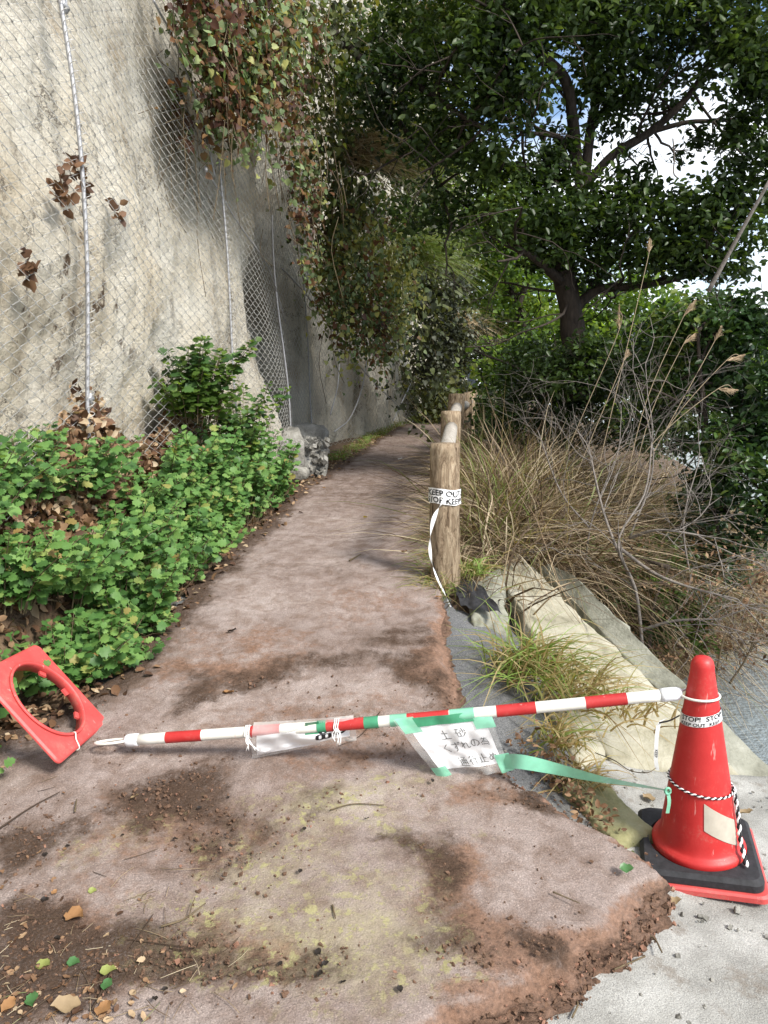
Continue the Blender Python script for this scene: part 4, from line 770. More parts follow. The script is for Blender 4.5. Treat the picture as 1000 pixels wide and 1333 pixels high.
def rock(name, label, c, r, mat, seed, cat='rock', flat=1.):
    me_n = 24; th = np.linspace(0, np.pi, me_n // 2 + 1); ph = np.arange(me_n) * 2 * np.pi / me_n
    T, Pq = np.meshgrid(th, ph, indexing='ij'); d = np.stack([np.sin(T) * np.cos(Pq), np.sin(T) * np.sin(Pq), np.cos(T)], -1)
    q = np.stack([np.sign(d[..., k]) * np.abs(d[..., k]) ** .65 for k in range(3)], -1); s = .6 + .9 * fbm(d[..., 0] + seed, d[..., 1], d[..., 2], 1.6, 4, seed)
    V = np.asarray(c) + q * s[..., None] * np.asarray(r) * [1, 1, flat]; n0, m0 = V.shape[:2]
    i = np.arange(n0 - 1)[:, None] * m0; j = np.arange(m0)[None]; j2 = (j + 1) % m0
    F = np.stack([i + j, i + m0 + j, i + m0 + j2, i + j2], -1).reshape(-1, 4)
    return tag(mesh(name, V.reshape(-1, 3), F, mat, None, True), label, cat)
M_rock = nmat('grey_rock', [(.3, (.12, .115, .10)), (.5, (.25, .24, .215)), (.72, (.40, .39, .36))], 7, .95, .9, 30, .03)
rock('boulder', 'tall pale boulder standing against the netting at the path edge', at(378, 585, 7.75), (.13, .12, .22), M_rock, 3)
rock('boulder', 'flat topped boulder wedged under the overhanging netted rock', at(400, 572, 8.7), (.22, .2, .16), M_rock, 5)
rock('boulder', 'dark gray rubble boulder at the path edge below the flat one', at(404, 606, 8.1), (.17, .2, .16), M_rock, 8)
rock('rock', 'smaller rock between the boulders and the last weed', at(388, 617, 7.5), (.1, .09, .07), M_rock, 12)
mb = MB()
for k in range(240):
    c = at(random.uniform(372, 426), random.uniform(570, 622), random.uniform(7.8, 8.6)); r = random.uniform(.008, .035); mb.box(c, (r, r * .8, r * .7), Matrix.Rotation(random.random() * 6, 3, Vector((random.random(), random.random(), .3)).normalized()))
tag(mb.build('rubble', M_rock, smooth=False), 'loose stones packed between the boulders', 'rubble', kind='stuff')
# ------------------------------------------------------------------ log railing
def logmat():
    m, nt, b, o = newmat('cast_log'); v = noise(nt, 34, 7, .75, st=(1, 1, .26), dist=1.0)
    c = ramp(nt, v, [(.34, (.07, .048, .03)), (.44, (.23, .17, .115)), (.56, (.36, .285, .20)), (.7, (.50, .42, .32))])
    c = mix(nt, .5, c, ramp(nt, noise(nt, 5, 5), [(.3, (.6, .58, .52)), (.7, (1.1, 1.05, 1)),]), 'MULTIPLY')
    nt.links.new(c, b.inputs['Base Color']); b.inputs['Roughness'].default_value = .9; b.inputs['Specular IOR Level'].default_value = .2; bump(nt, b, v, 1., .02); return m
M_log = logmat()
fence = thing('log_railing', 'railing of weathered concrete log posts running along the right of the path', 'railing', (.34, 4.2, .44))
PP = [(578.5, 577, 4.15), (587, 535, 6.1), (594.5, 512.5, 7.6), (606, 513, 9.6), (611, 511, 11.4), (615, 509.5, 13.3), (619, 508.5, 15.3), (622.5, 507.5, 17.4)]
tops = []
for k, (u, v, y) in enumerate(PP):
    tp = at(u, v, y); zb = float(zp(y)) - .25; n = 40 if k < 3 else 16; kk = 40 if k < 3 else 20; r0 = .079 if k < 3 else .085
    zz = np.linspace(zb, tp[2], n); an = np.arange(kk) * 2 * np.pi / kk; lean = (.02 if k == 0 else 0)
    ZZ, AA = np.meshgrid(zz, an, indexing='ij')
    rr = r0 * (1 + .04 * (tp[2] - ZZ)) + (fbm(np.cos(AA) * 3, np.sin(AA) * 3, ZZ * 1.3, 3.2, 3, 200 + k) - .5) * .016 + (fbm(np.cos(AA) * 8, np.sin(AA) * 8, ZZ * 2.2, 2, 2, 210 + k) - .5) * .008
    rr[-1] *= .93; cx = tp[0] + lean * (tp[2] - ZZ)
    V = np.stack([cx + rr * np.cos(AA), tp[1] + rr * np.sin(AA), ZZ], -1).reshape(-1, 3); V = np.vstack([V, [[tp[0], tp[1], tp[2] + .004]]])
    i = np.arange(n - 1)[:, None] * kk; j = np.arange(kk)[None]; j2 = (j + 1) % kk; F = np.stack([i + j, i + j2, i + kk + j2, i + kk + j], -1).reshape(-1, 4)
    j = np.arange(kk); F3 = np.stack([j + (n - 1) * kk, (j + 1) % kk + (n - 1) * kk, np.full(kk, n * kk)], -1)
    mesh('post', V, [F, F3], M_log, fence); tops.append(tp)
M_rail = nmat('pale_rail', [(.3, (.26, .235, .20)), (.7, (.44, .41, .37))], 30, .9, .6, 60, .01)
for a, b_ in zip(tops[:-1], tops[1:]):
    m = MB(); m.tube(spline([a + (0, .06, -.13), (a + b_) / 2 + (0, 0, -.13), b_ + (0, -.06, -.13)], 8), .05, 16); m.build('rail', M_rail, fence)
t = thing('signboard', 'small blue gray board standing in the dark at the end of the path', 'board', tuple(at(614, 512, 17.5))); c = at(614, 494, 17.5); m = MB(); m.box(c, (.085, .02, .17)); m.build('panel', plain('blue_gray', (.10, .13, .18)), t, False)
m = MB(); m.tube([c + (0, .03, .1), c + (0, .03, -.9)], .02, 8); m.build('stake', M_log, t)

# ------------------------------------------------------------------ traffic cone
def grimy(name, col, dirt, ro):
    m, nt, b, o = newmat(name); n1 = noise(nt, 9, 8, .7); n2 = noise(nt, 120, 5, .8)
    c = ramp(nt, n1, [(.3, tuple(x * .86 for x in col)), (.7, tuple(min(1, x * 1.08 + .012) for x in col))])
    f = mth(nt, 'MULTIPLY', band(nt, mth(nt, 'ADD', mth(nt, 'MULTIPLY', n1, .6), mth(nt, 'MULTIPLY', n2, .4)), .52, .66), dirt); c = mix(nt, f, c, (.30, .20, .15))
    sc = band(nt, noise(nt, 60, 3, .6, st=(1, 1, .15)), .66, .72); c = mix(nt, mth(nt, 'MULTIPLY', sc, .35), c, (.75, .45, .40))
    nt.links.new(c, b.inputs['Base Color']); nt.links.new(mth(nt, 'ADD', mth(nt, 'MULTIPLY', n2, .3), ro - .15), b.inputs['Roughness']); bump(nt, b, n2, .12, .002); return m
M_red = grimy('red_plastic', (.44, .012, .011), .35, .5)
M_red2 = grimy('faded_red_plastic', (.50, .06, .055), .4, .55)
M_blk = plain('black_rubber', (.025, .025, .028), .7, .3, .35, 50, .3)
M_wht = grimy('white_plastic', (.66, .65, .60), .25, .5)
M_tape = plain('white_tape', (.80, .80, .80), .35, .5, .05, 40, .1); M_ink = plain('black_ink', (.012, .012, .014), .5, .3, .2)
M_bandr = grimy('red_band', (.40, .015, .015), .35, .5)
C0 = onz(909, 1112, .0); C0[2] = float(apron(np.array(C0[0]), np.array(C0[1]))) + .012
CR = np.array(Matrix.Rotation(R(2.5), 3, 'X') @ Matrix.Rotation(R(-3.6), 3, 'Y') @ Matrix.Rotation(R(-16), 3, 'Z'))
# tilt: the ramp falls to the right, so the top leans left as seen
def cw(P): return C0 + np.asarray(P) @ CR.T
cone = thing('traffic_cone', 'red traffic cone with a black rubber collar holding the right end of the bar', 'traffic cone', tuple(C0))
def lathe(name, prof, mat, parent, tf, k=56, close=True):
    prof = np.array(prof, float); an = np.arange(k) * 2 * np.pi / k; n = len(prof)
    V = np.stack([prof[:, 0:1] * np.cos(an), prof[:, 0:1] * np.sin(an), prof[:, 1:2] + 0 * an], -1).reshape(-1, 3)
    i = np.arange(n - 1)[:, None] * k; j = np.arange(k)[None]; j2 = (j + 1) % k
    return mesh(name, tf(V), np.stack([i + j, i + j2, i + k + j2, i + k + j], -1).reshape(-1, 4), mat, parent, True)
def sq_plate(mb, half, rc, z0, z1, hole=None, bev=.006, k=10, tf=None):
    """rounded square plate ring with a round hole"""
    def outl(h, rcc):
        P = []; e = h - rcc
        for q, (sx, sy) in enumerate(((1, 1), (-1, 1), (-1, -1), (1, -1))):
            for a in np.linspace(0, np.pi / 2, k): an = a + q * np.pi / 2; P.append((sx * (h - rcc) + rcc * math.cos(an), sy * (h - rcc) + rcc * math.sin(an)))
            dx, dy = ((-1, 0), (0, -1), (1, 0), (0, 1))[q]; P += [(P[-1][0] + dx * 2 * e * t, P[-1][1] + dy * 2 * e * t) for t in np.linspace(0, 1, 14)[1:-1]]
        return np.array(P)
    n = 4 * (k + 12); o0 = outl(half, rc); o1 = outl(half - bev, rc); ang = np.arctan2(o0[:, 1], o0[:, 0]); hl = np.stack([np.cos(ang), np.sin(ang)], -1) * hole
    rings = [np.c_[hl, np.full(n, z0)], np.c_[o0, np.full(n, z0)], np.c_[o0, np.full(n, z1 - bev)], np.c_[o1, np.full(n, z1)], np.c_[hl, np.full(n, z1)], np.c_[hl, np.full(n, z0)]]
    V = np.concatenate(rings); V = tf(V) if tf else V; i = np.arange(len(rings) - 1)[:, None] * n; j = np.arange(n)[None]; j2 = (j + 1) % n
    mb.add(V, np.stack([i + j, i + j2, i + n + j2, i + n + j], -1).reshape(-1, 4))
def crad(z): return np.interp(z, [.07, .64, .69], [.122, .037, .030])
prof = [(.140, .052), (.142, .066), (.137, .076), (.126, .080), (.122, .088)] + [(float(crad(z)), z) for z in np.linspace(.10, .655, 30)] + [(.0345, .668), (.031, .682), (.024, .692), (.012, .697), (.0005, .698)]
lathe('cone_body', prof, M_red, cone, cw)
m = MB(); sq_plate(m, .186, .03, 0, .022, .11, tf=cw); m.build('base_plate', M_red2, cone, False)
m = MB(); sq_plate(m, .176, .035, .024, .058, .148, .012, tf=lambda V: cw(V + [-.004, .004, 0])); m.build('rubber_collar', M_blk, cone, False)
def cpt(a, z, off=.002): r = crad(z) + off; return np.array([r * math.cos(a), r * math.sin(a), z])
va = math.atan2(-C0[1], -C0[0]) + R(16)         # local angle that faces the camera
n = 14; m = MB(); PQ = []
for i_ in range(n):
    for j_ in range(8):
        s = i_ / (n - 1); q = j_ / 7; zz = .245 - .075 * s - (.0 + .085) * q + .012; PQ.append(cpt(va + R(10) + s * R(62), zz + .0, .0022))
m.add(cw(np.array(PQ)), grid_faces(n, 8)); m.build('reflective_sticker', plain('grey_sticker', (.40, .36, .30), .35, .5, .1), cone)

def text_mesh(s, size, ext=0.):
    cu = bpy.data.curves.new('lettering', 'FONT'); cu.body = s; cu.size = size; cu.offset = size * .022; cu.resolution_u = 3; o = bpy.data.objects.new('lettering', cu); COL.objects.link(o)
    bpy.context.view_layer.update(); me = bpy.data.meshes.new_from_object(o.evaluated_get(bpy.context.evaluated_depsgraph_get()))
    V = np.array([v.co[:] for v in me.vertices]); F = [tuple(p.vertices) for p in me.polygons]; bpy.data.objects.remove(o); bpy.data.curves.remove(cu); bpy.data.meshes.remove(me); return V, F
def ribbon(mb, P, wdir, w, twist=None):
    P = np.asarray(P, float); n = len(P); wd = np.broadcast_to(np.asarray(wdir, float), (n, 3)); w = np.broadcast_to(w, (n,))
    a, b_ = P - wd * w[:, None] / 2, P + wd * w[:, None] / 2; mb.add(np.stack([a, b_], 1).reshape(-1, 3), grid_faces(n, 2))
# STOP! KEEP OUT tape round the cone, with a tail
tape = thing('warning_tape', 'black and white lettered tape wound round the upper cone with a dangling tail', 'tape', tuple(cw((0, 0, .5))))
def bandz(a, h): return .505 + h + .010 * math.cos(a - va - R(80))
m = MB(); an = np.linspace(0, 2 * np.pi, 61); m.add(np.concatenate([cw(np.array([cpt(a, bandz(a, h), .0022) for h in np.linspace(-.016, .016, 4)])) for a in an]), grid_faces(61, 4)); m.build('band', M_tape, tape)
for txt, sz, z0, st in (('STOP!  STOP!', .020, .0012, -62), ('KEEP OUT  KEEP', .014, -.014, -62)):
    V, F = text_mesh(txt, sz); V = V * [1.15, 1., 1]
    W = np.array([cw(cpt(va + R(st) + x / .055, bandz(va + R(st) + x / .055, z0 + y_), .0034)) for x, y_, _ in V]); mesh('lettering', W, F, M_ink, tape, False)
q = spline([cw(cpt(va - R(75), .50, .004)), at(866, 936, C0[1] - .05), at(857, 946, C0[1] - .06), at(854, 985, C0[1] - .06), at(856, 1003, C0[1] - .06)], 26); m = MB(); tw = np.linspace(0, 1, 26); ribbon(m, q, nrm(np.stack([.8 - .2 * tw, -.3 + 0 * tw, .35 - .3 * tw], -1)), np.where(tw < .45, .008, .012)); tl = m.build('tail', M_tape, tape)
V, F = text_mesh('KEEP', .012); p0 = q[17]; W = np.array([p0 + np.array([-.005 + y_, -.006, -x]) for x, y_, _ in V]); mesh('lettering', W, F, M_ink, tl, False)
q2 = spline([cw(cpt(va - R(75), .50, .006)), at(872, 938, C0[1] - .06), at(858, 941, C0[1] - .07)], 12); m = MB(); ribbon(m, q2, (0, -.2, 1), .007); m.build('black_stripe', M_ink, tl)
st_ = thing('string', 'thin brown string looping from the tape tail towards the slab', 'string', tuple(at(800, 1000, 2.3))); m = MB(); m.tube(spline([at(854, 1000, C0[1] - .06), at(842, 1006, 2.2), at(820, 1003, 2.3), at(800, 990, 2.4), at(775, 980, 2.5)], 24), .0016, 4); m.build('string', M_stem, st_)
# lower twisted tape and tail
tp2 = thing('twisted_tape', 'black and white tape twisted into a cord round the lower cone', 'tape', tuple(cw((0, 0, .3))))
for c_, mt, ph in (('white_strand', M_tape, 0), ('black_strand', M_ink, math.pi)):
    m = MB(); an = np.linspace(0, 2 * np.pi, 160); m.tube(np.array([cw(cpt(a, .275 + .012 * math.cos(a - va + R(70)) + .0022 * math.sin(a * 30 + ph), .004 +   .0022 * math.cos(a * 30 + ph))) for a in an]), .0023, 5, cap=False)
    e = spline([cw(cpt(va + R(82), .285, .008)), cw(cpt(va + R(78), .2, .012)), cw((.13 * math.cos(va + R(70)), .13 * math.sin(va + R(70)), .12)), cw((.165 * math.cos(va + R(58)), .165 * math.sin(va + R(58)), .066))], 70); s_ = np.arange(70)
    m.tube(e + np.stack([.004 * np.sin(s_ * .6 + ph), .003 * np.cos(s_ * .6 + ph), 0 * s_], -1), np.linspace(.0025, .005, 70), 5); m.build(c_, mt, tp2)

# ------------------------------------------------------------------ loose cone base (red square plate with a round hole)
Pc = [np.array([0, 0, CAMH]) + 1.11 * (np.array(p) - [0, 0, CAMH]) for p in ([-1.17, 2.477, .642], [-.932, 2.444, .375], [-.945, 2.085, .407], [-1.184, 2.119, .675])]
pcn = sum(Pc) / 4; ex = nrm(Pc[1] - Pc[0]); ey = nrm(Pc[0] - Pc[3]); ez = np.cross(ex, ey); PM = np.stack([ex, ey, ez], 1)
pl = thing('cone_base', 'faded red square plastic plate with a large round hole leaning on the weeds', 'cone base', tuple(pcn)); pw = lambda V: pcn + np.asarray(V) @ PM.T
m = MB(); sq_plate(m, .198, .022, -.006, .006, .151, tf=pw); m.build('plate', M_red2, pl, False)
lathe('collar', [(.151, .003), (.160, .009), (.159, .015), (.152, .016), (.149, .012), (.147, -.02), (.145, -.02), (.147, .010)], M_red2, pl, pw)
for a in (40, 130, 220, 310, 85):
    m = MB(); ca, sa = math.cos(R(a)), math.sin(R(a)); m.box((0.139 * ca, .139 * sa, -.010), (.010, .014, .004), np.array([[ca, -sa, 0], [sa, ca, 0], [0, 0, 1]])); V = m.V[0]; m.V[0] = pw(V); m.build('lug', M_red2, pl, False)
m = MB(); m.tube(pw(spline([(.14, -.03, -.01), (.15, -.04, .02), (.17, -.05, .012), (.199, -.055, .004), (.2, -.055, -.012)], 20)), .0022, 5); tie = m.build('cable_tie', M_wht); tag(tie, 'white plastic tie looped through the hole of the leaning red plate', 'cable tie')

# ------------------------------------------------------------------ striped bar
E0 = at(163, 964, 2.47); E1 = at(886, 902.5, float(C0[1]) - .01)
bd = nrm(E1 - E0); bu = nrm(np.array([0, 0, 1.]) - bd * bd[2]); bf = np.cross(bd, bu); bf = bf if bf[1] < 0 else -bf
sag = lambda f: np.array([0, 0, -.010 * math.sin(math.pi * f)])
def bp(u): f = (u - 163) / 723; return E0 + (E1 - E0) * f + sag(min(max(f, 0), 1))
bar = thing('barrier_bar', 'red and white striped barrier bar reaching from the cone to the path', 'barrier bar', tuple((E0 + E1) / 2)); BR = .0185
m = MB(); m.tube(np.array([bp(u) for u in np.linspace(176, 868, 30)]), BR, 20); m.build('tube', M_wht, bar)
for a, b_ in ((222, 272), (340, 380), (440, 492), (548, 602), (662, 711), (772, 822)):
    m = MB(); m.tube(np.array([bp(u) for u in np.linspace(a, b_, 5)]), BR + .0006, 20, cap=False); m.build('red_band', M_bandr, bar)
for a, b_ in ((163, 182), (862, 887)):
    m = MB(); q = np.array([bp(u) for u in np.linspace(a, b_, 6)]); m.tube(q, [.016, .0205, .0215, .0215, .0215, .0205] if a < 200 else [.0205, .0215, .0215, .0215, .0205, .016], 20); m.build('end_cap', plain('grey_white_cap', (.70, .71, .74), .4), bar)
def ring(c, ux, uy, r1, r2, rt, name='ring'):
    an = np.linspace(0, 2 * np.pi, 49); m = MB(); m.tube(np.array([c + ux * r1 * math.cos(a) + uy * r2 * math.sin(a) for a in an]), rt, 8, cap=False); return m.build(name, M_wht, bar)
cr_ = .60; cc_ = cw((0, 0, .615)); rx = nrm(E1 - cc_); rx[2] = 0; rx = nrm(rx); ry = np.cross(np.array([0, 0, 1.]), rx)
rr = float(crad(.6)) + .006; far_ = cc_ - rx * (rr + .004); rc_ = (E1 + far_) / 2; rc_[2] = E1[2] + .002; ring(rc_, rx + np.array([0, 0, -.05]), ry, float(np.linalg.norm((E1 - far_)[:2])) / 2, rr + .002, .004)
lr = E0 + (E0 - E1) / np.linalg.norm(E1 - E0) * .05; ring(lr, -bd, nrm(np.cross(bd, bu) + .25 * bu), .058, .034, .0048)

# ------------------------------------------------------------------ paper signs
M_paper = plain('paper', (.80, .80, .82), .6, .3, .05, 9, .1); M_green = plain('green_tape', (.20, .52, .36), .3, .5, .1, 30, .1, .8); M_dkgreen = plain('dark_green_tape', (.05, .24, .13), .3, .5, .15, 30, .1)
mp, nt, b, o = newmat('clear_plastic'); b.inputs['Base Color'].default_value = (.86, .87, .86, 1); b.inputs['Roughness'].default_value = .16; b.inputs['Alpha'].default_value = .2; bump(nt, b, noise(nt, 22, 4), .15, .02); M_clear = mp
STK = {'土': [[.2, .62, .8, .62], [.5, .92, .5, .1], [.05, .1, .95, .1]], '砂': [[.05, .85, .45, .85], [.25, .85, .05, .45], [.15, .5, .4, .5, .4, .15, .15, .15, .15, .5], [.68, .95, .68, .45], [.53, .75, .48, .55], [.82, .75, .92, .58], [.9, .5, .7, .2, .45, .05]],
       'く': [[.7, .95, .25, .5, .75, .05]], 'ず': [[.1, .75, .9, .75], [.55, .95, .55, .4, .42, .35, .4, .5, .55, .5, .5, .15, .3, 0], [.8, .97, .85, .87], [.92, 1, .97, .9]], 'れ': [[.25, .95, .25, .05], [.05, .7, .35, .72, .05, .25, .6, .75, .65, .3, .7, .1, .95, .2]],
       'の': [[.5, .8, .4, .2, .2, .2, .12, .5, .4, .85, .8, .75, .9, .4, .6, .1]], '為': [[.3, .95, .35, .85], [.15, .8, .8, .8], [.6, .92, .35, .55, .1, .3], [.35, .6, .8, .6, .75, .45], [.3, .42, .85, .42, .8, .05, .7, .1], [.2, .2, .15, .08], [.35, .22, .37, .1], [.5, .22, .53, .12], [.65, .25, .68, .15]],
       '通': [[.1, .9, .2, .8], [.05, .6, .2, .6, .2, .2, .05, .1], [.05, .12, .4, .05, .95, .05], [.4, .9, .85, .9, .65, .76], [.4, .7, .4, .2], [.4, .7, .85, .7, .85, .2], [.4, .55, .85, .55], [.4, .4, .85, .4], [.62, .75, .62, .2]],
       '行': [[.35, .95, .1, .7], [.35, .65, .05, .35], [.22, .5, .22, .05], [.5, .85, .9, .85], [.42, .6, .97, .6], [.75, .6, .75, .1, .62, .15]], '止': [[.5, .95, .5, .08], [.5, .55, .85, .55], [.2, .55, .2, .08], [.02, .08, .98, .08]], 'め': [[.25, .85, .5, .2], [.65, .9, .45, .35, .2, .15, .1, .4, .4, .7, .75, .7, .9, .45, .8, .15, .6, .05]],
       '品': [[.3, .95, .7, .95, .7, .6, .3, .6, .3, .95], [.05, .45, .45, .45, .45, .05, .05, .05, .05, .45], [.55, .45, .95, .45, .95, .05, .55, .05, .55, .45]], 'お': [[.1, .75, .7, .75], [.4, .95, .4, .1, .2, .1, .2, .35, .6, .5, .85, .3, .6, .05], [.8, .85, .95, .7]]}
def write(surf, rows, wpen, parent, off=.0022):
    """rows: (text, s0, t0, size_s, size_t, gap); surf(s, t, off) -> world"""
    m = MB()
    for txt, s0, t0, ss, ts, gap, sk in rows:
        for k, ch in enumerate(txt):
            for st in STK[ch]:
                q = np.array(st).reshape(-1, 2); q = spline(q, 3 * len(q)) if len(q) > 4 else q; q2 = np.stack([s0 + k * gap + q[:, 0] * ss, t0 + sk * k + q[:, 1] * ts], -1)
                d = np.gradient(q2, axis=0); nn = nrm(np.stack([-d[:, 1], d[:, 0]], -1)) * wpen
                A_ = np.array([surf(*(p - e), off) for p, e in zip(q2, nn)]); B_ = np.array([surf(*(p + e), off) for p, e in zip(q2, nn)]); m.add(np.stack([A_, B_], 1).reshape(-1, 3), grid_faces(len(q2), 2))
    m.build('lettering', M_ink, parent, False)
def sheet(name, surf, s0, s1, t0, t1, mat, parent, off=0., ns=22, nt3=18):
    V = np.array([surf(s, t, off) for t in np.linspace(t0, t1, nt3) for s in np.linspace(s0, s1, ns)]); return mesh(name, V, grid_faces(nt3, ns), mat, parent, True)
# sign A: handwritten sheet hanging from the bar on green tape
YA = float(bp(580)[1])
def mksurf(tl, tr, br, bl, y0, wav, seed, bulge=.02):
    c = [at(*p, y0 + d) for p, d in ((tl, 0), (tr, 0), (br, .03), (bl, .05))]
    def f(s, t, off):
        p = (c[3] * (1 - s) + c[2] * s) * (1 - t) + (c[0] * (1 - s) + c[1] * s) * t
        w = wav * ((float(vn(np.array([s * 3.1, t * 2.6, seed]))) - .5) + .4 * (float(vn(np.array([s * 9, t * 7, seed + 3]))) - .5)) * (1.15 - t * .6)
        return p + np.array([0, -1, .25]) * (w + bulge * math.sin(math.pi * t) + off)
    return f
sfA = mksurf((512, 938), (634, 924), (664, 1000), (572, 1014), YA - .022, .05, 3.)
sgA = thing('paper_notice', 'handwritten white paper notice in a clear sleeve taped to the middle of the bar', 'notice', tuple(at(590, 960, YA)))
sheet('paper', sfA, .10, .93, .13, .86, M_paper, sgA); sheet('plastic_sleeve', sfA, 0, 1, 0, 1, M_clear, sgA, .0045)
write(sfA, [('土砂', .36, .61, .13, .16, .19, .02), ('くずれの為', .30, .40, .115, .15, .118, .012), ('通行止め', .40, .15, .115, .15, .13, .012)], .0055, sgA)
for s0, s1, t0, t1 in ((.02, .22, .78, 1.02), (.80, 1.02, .74, 1.02), (.0, .2, -.02, .2), (.86, 1.05, -.02, .28)): sheet('tape_piece', sfA, s0, s1, t0, t1, M_green, sgA, .006, 6, 6)
sheet('tape_piece', sfA, .2, .82, .86, 1.0, M_dkgreen, sgA, .006, 12, 4)
for a, b_, mt in ((526, 548, M_green), (603, 634, M_green), (492, 511, M_dkgreen), (430, 442, M_dkgreen)):
    m = MB(); q = np.array([bp(u) for u in np.linspace(a, b_, 5)]); m.tube(q, BR + .0013, 18, cap=False); m.build('tape_wrap', mt, sgA)
# sign B: crumpled clear bag with a folded sheet, tied to the bar
YB = float(bp(395)[1])
sfB = mksurf((332, 946), (458, 935), (462, 962), (330, 987), YB - .022, .05, 8., .012)
sgB = thing('bagged_notice', 'crumpled clear plastic bag holding a folded paper, tied under the left half of the bar', 'notice', tuple(at(395, 960, YB)))
sheet('paper', sfB, .03, .66, .06, .74, M_paper, sgB, .0062); sheet('plastic_bag', sfB, -.02, 1.02, -.04, 1.12, plain('milky_plastic', (.86, .86, .85), .25, .5, .04, 20, .05, .30), sgB, .0045)
sheet('paper', sfB, .60, .96, .2, .80, M_paper, sgB, .0068); write(sfB, [('品お', .64, .30, .13, .42, .16, .06)], .016, sgB, .0088)
sheet('tape_piece', sfB, .52, .66, .55, 1.0, M_dkgreen, sgB, .008, 6, 6)
for u in (336, 456):
    c = bp(u)
    m = MB()
    for d in (-.006, 0, .007):
        an = np.linspace(0, 2 * np.pi, 24); m.tube(np.array([c + bd * (d + .002 * math.sin(3 * a)) + bu * (BR + .003) * math.cos(a) + bf * (BR + .004) * math.sin(a) for a in an]), .0018, 4, cap=False)
    for k in range(5): m.tube(spline([c + bf * .024, c + bf * .026 + bd * rng.normal(0, .008) - bu * .02, c + bf * .028 + bd * rng.normal(0, .014) - bu * random.uniform(.035, .06)], 8), .0016, 4)
    m.build('string_tie', M_tape, sgB)
# green tape from the notice to the cone
gt = thing('green_tape_strip', 'long green tape strip stretched from the paper notice to the cone', 'tape', tuple(at(760, 1000, 2.25)))
q = spline([sfA(.95, .16, .008), at(680, 992, YA - .06), at(720, 1000, YA - .06), at(780, 1014, 2.2), at(840, 1024, 2.16), at(869, 1029, float(C0[1]) - .06)], 40); f = np.linspace(0, 1, 40)
m = MB(); wd = nrm(np.stack([.1 + 0 * f, -.35 + .5 * np.sin(f * 5), .9 - .1 * f], -1)); ribbon(m, q, wd, np.interp(f, [0, .15, .35, .6, 1], [.066, .05, .042, .028, .012])); m.build('strip', M_green, gt)
m = MB(); e = q[-1]; ribbon(m, spline([e, e + (.004, -.01, -.03), e + (.0, -.012, -.07)], 10), (1, 0, 0), .011); m.build('tail', M_green, gt)
m = MB(); m.tube(np.array([e + np.array([.008 * math.cos(a), -.004, .010 * math.sin(a)]) for a in np.linspace(0, 6.28, 16)]), .004, 5); m.build('knot', M_green, gt)

# ------------------------------------------------------------------ tape on the first post
P1 = tops[0]; pt = thing('post_tape', 'black and white tape tied round the first log post, its end trailing down', 'tape', tuple(P1 - (0, 0, .25)))
def ptz(v): return float(at(578, v, P1[1] - .08)[2])
za, zb = ptz(657), ptz(637); m = MB(); an = np.linspace(0, 2 * np.pi, 50); hh = np.linspace(za, zb, 5)
rad = lambda a, z: .0875 + .003 * math.sin(a * 7 + z * 90)
cxp = lambda z: P1[0] + .02 * (P1[2] - z)
m.add(np.array([(cxp(z) + rad(a, z) * math.cos(a), P1[1] + rad(a, z) * math.sin(a), z + .006 * math.sin(a * 2)) for a in an for z in hh]), grid_faces(50, 5)); m.build('band', M_tape, pt)
for txt, off_, st in (('KEEP OUT STOP', .045, -165), ('STOP KEEP OUT', .006, -172)):
    V, F = text_mesh(txt, .048); W = []
    for x, y_, _ in V: a = R(st) + x / .09; z = za + off_ + y_ * .9; r_ = rad(a, z) + .0015; W.append((cxp(z) + r_ * math.cos(a), P1[1] + r_ * math.sin(a), z + .006 * math.sin(a * 2)))
    mesh('lettering', np.array(W), F, M_ink, pt, False)
k0 = np.array([cxp(za) + .0, P1[1] - .097, (za + zb) / 2])
q = spline([k0, at(566, 672, P1[1] - .12), at(560, 705, P1[1] - .10), at(563, 735, P1[1] - .14), at(577, 768, P1[1] - .18), at(590, 795, P1[1] - .22)], 60); s_ = np.arange(60)
m = MB(); tw = s_ * .22; ribbon(m, q, np.stack([np.cos(tw) * .9, -.3 + 0 * tw, np.sin(tw) * .3], -1), np.interp(s_, [0, 8, 20, 59], [.03, .034, .02, .016])); tl = m.build('tail', M_tape, pt)
m = MB(); ribbon(m, q[34:] + [.006, -.004, 0], (.9, -.3, .1), .005); m.build('black_stripe', M_ink, tl)
# black plastic scrap at the post foot
n = 16; U, V_ = np.meshgrid(np.linspace(0, 1, n), np.linspace(0, 1, n)); a, b_, c, d = onz(585, 752, .42), onz(622, 760, .42), onz(655, 800, .36), onz(600, 790, .36)
U3, V3 = U[..., None], V_[..., None]; T = (a * (1 - U3) + b_ * U3) * (1 - V3) + (d * (1 - U3) + c * U3) * V3; T[..., 2] += fbm(U, V_, 0, 9, 4, 77) * .05 - .015
tag(mesh('black_sheet', T.reshape(-1, 3), grid_faces(n, n), M_blk), 'crumpled black plastic sheet on the ground at the foot of the first log post', 'plastic sheet')

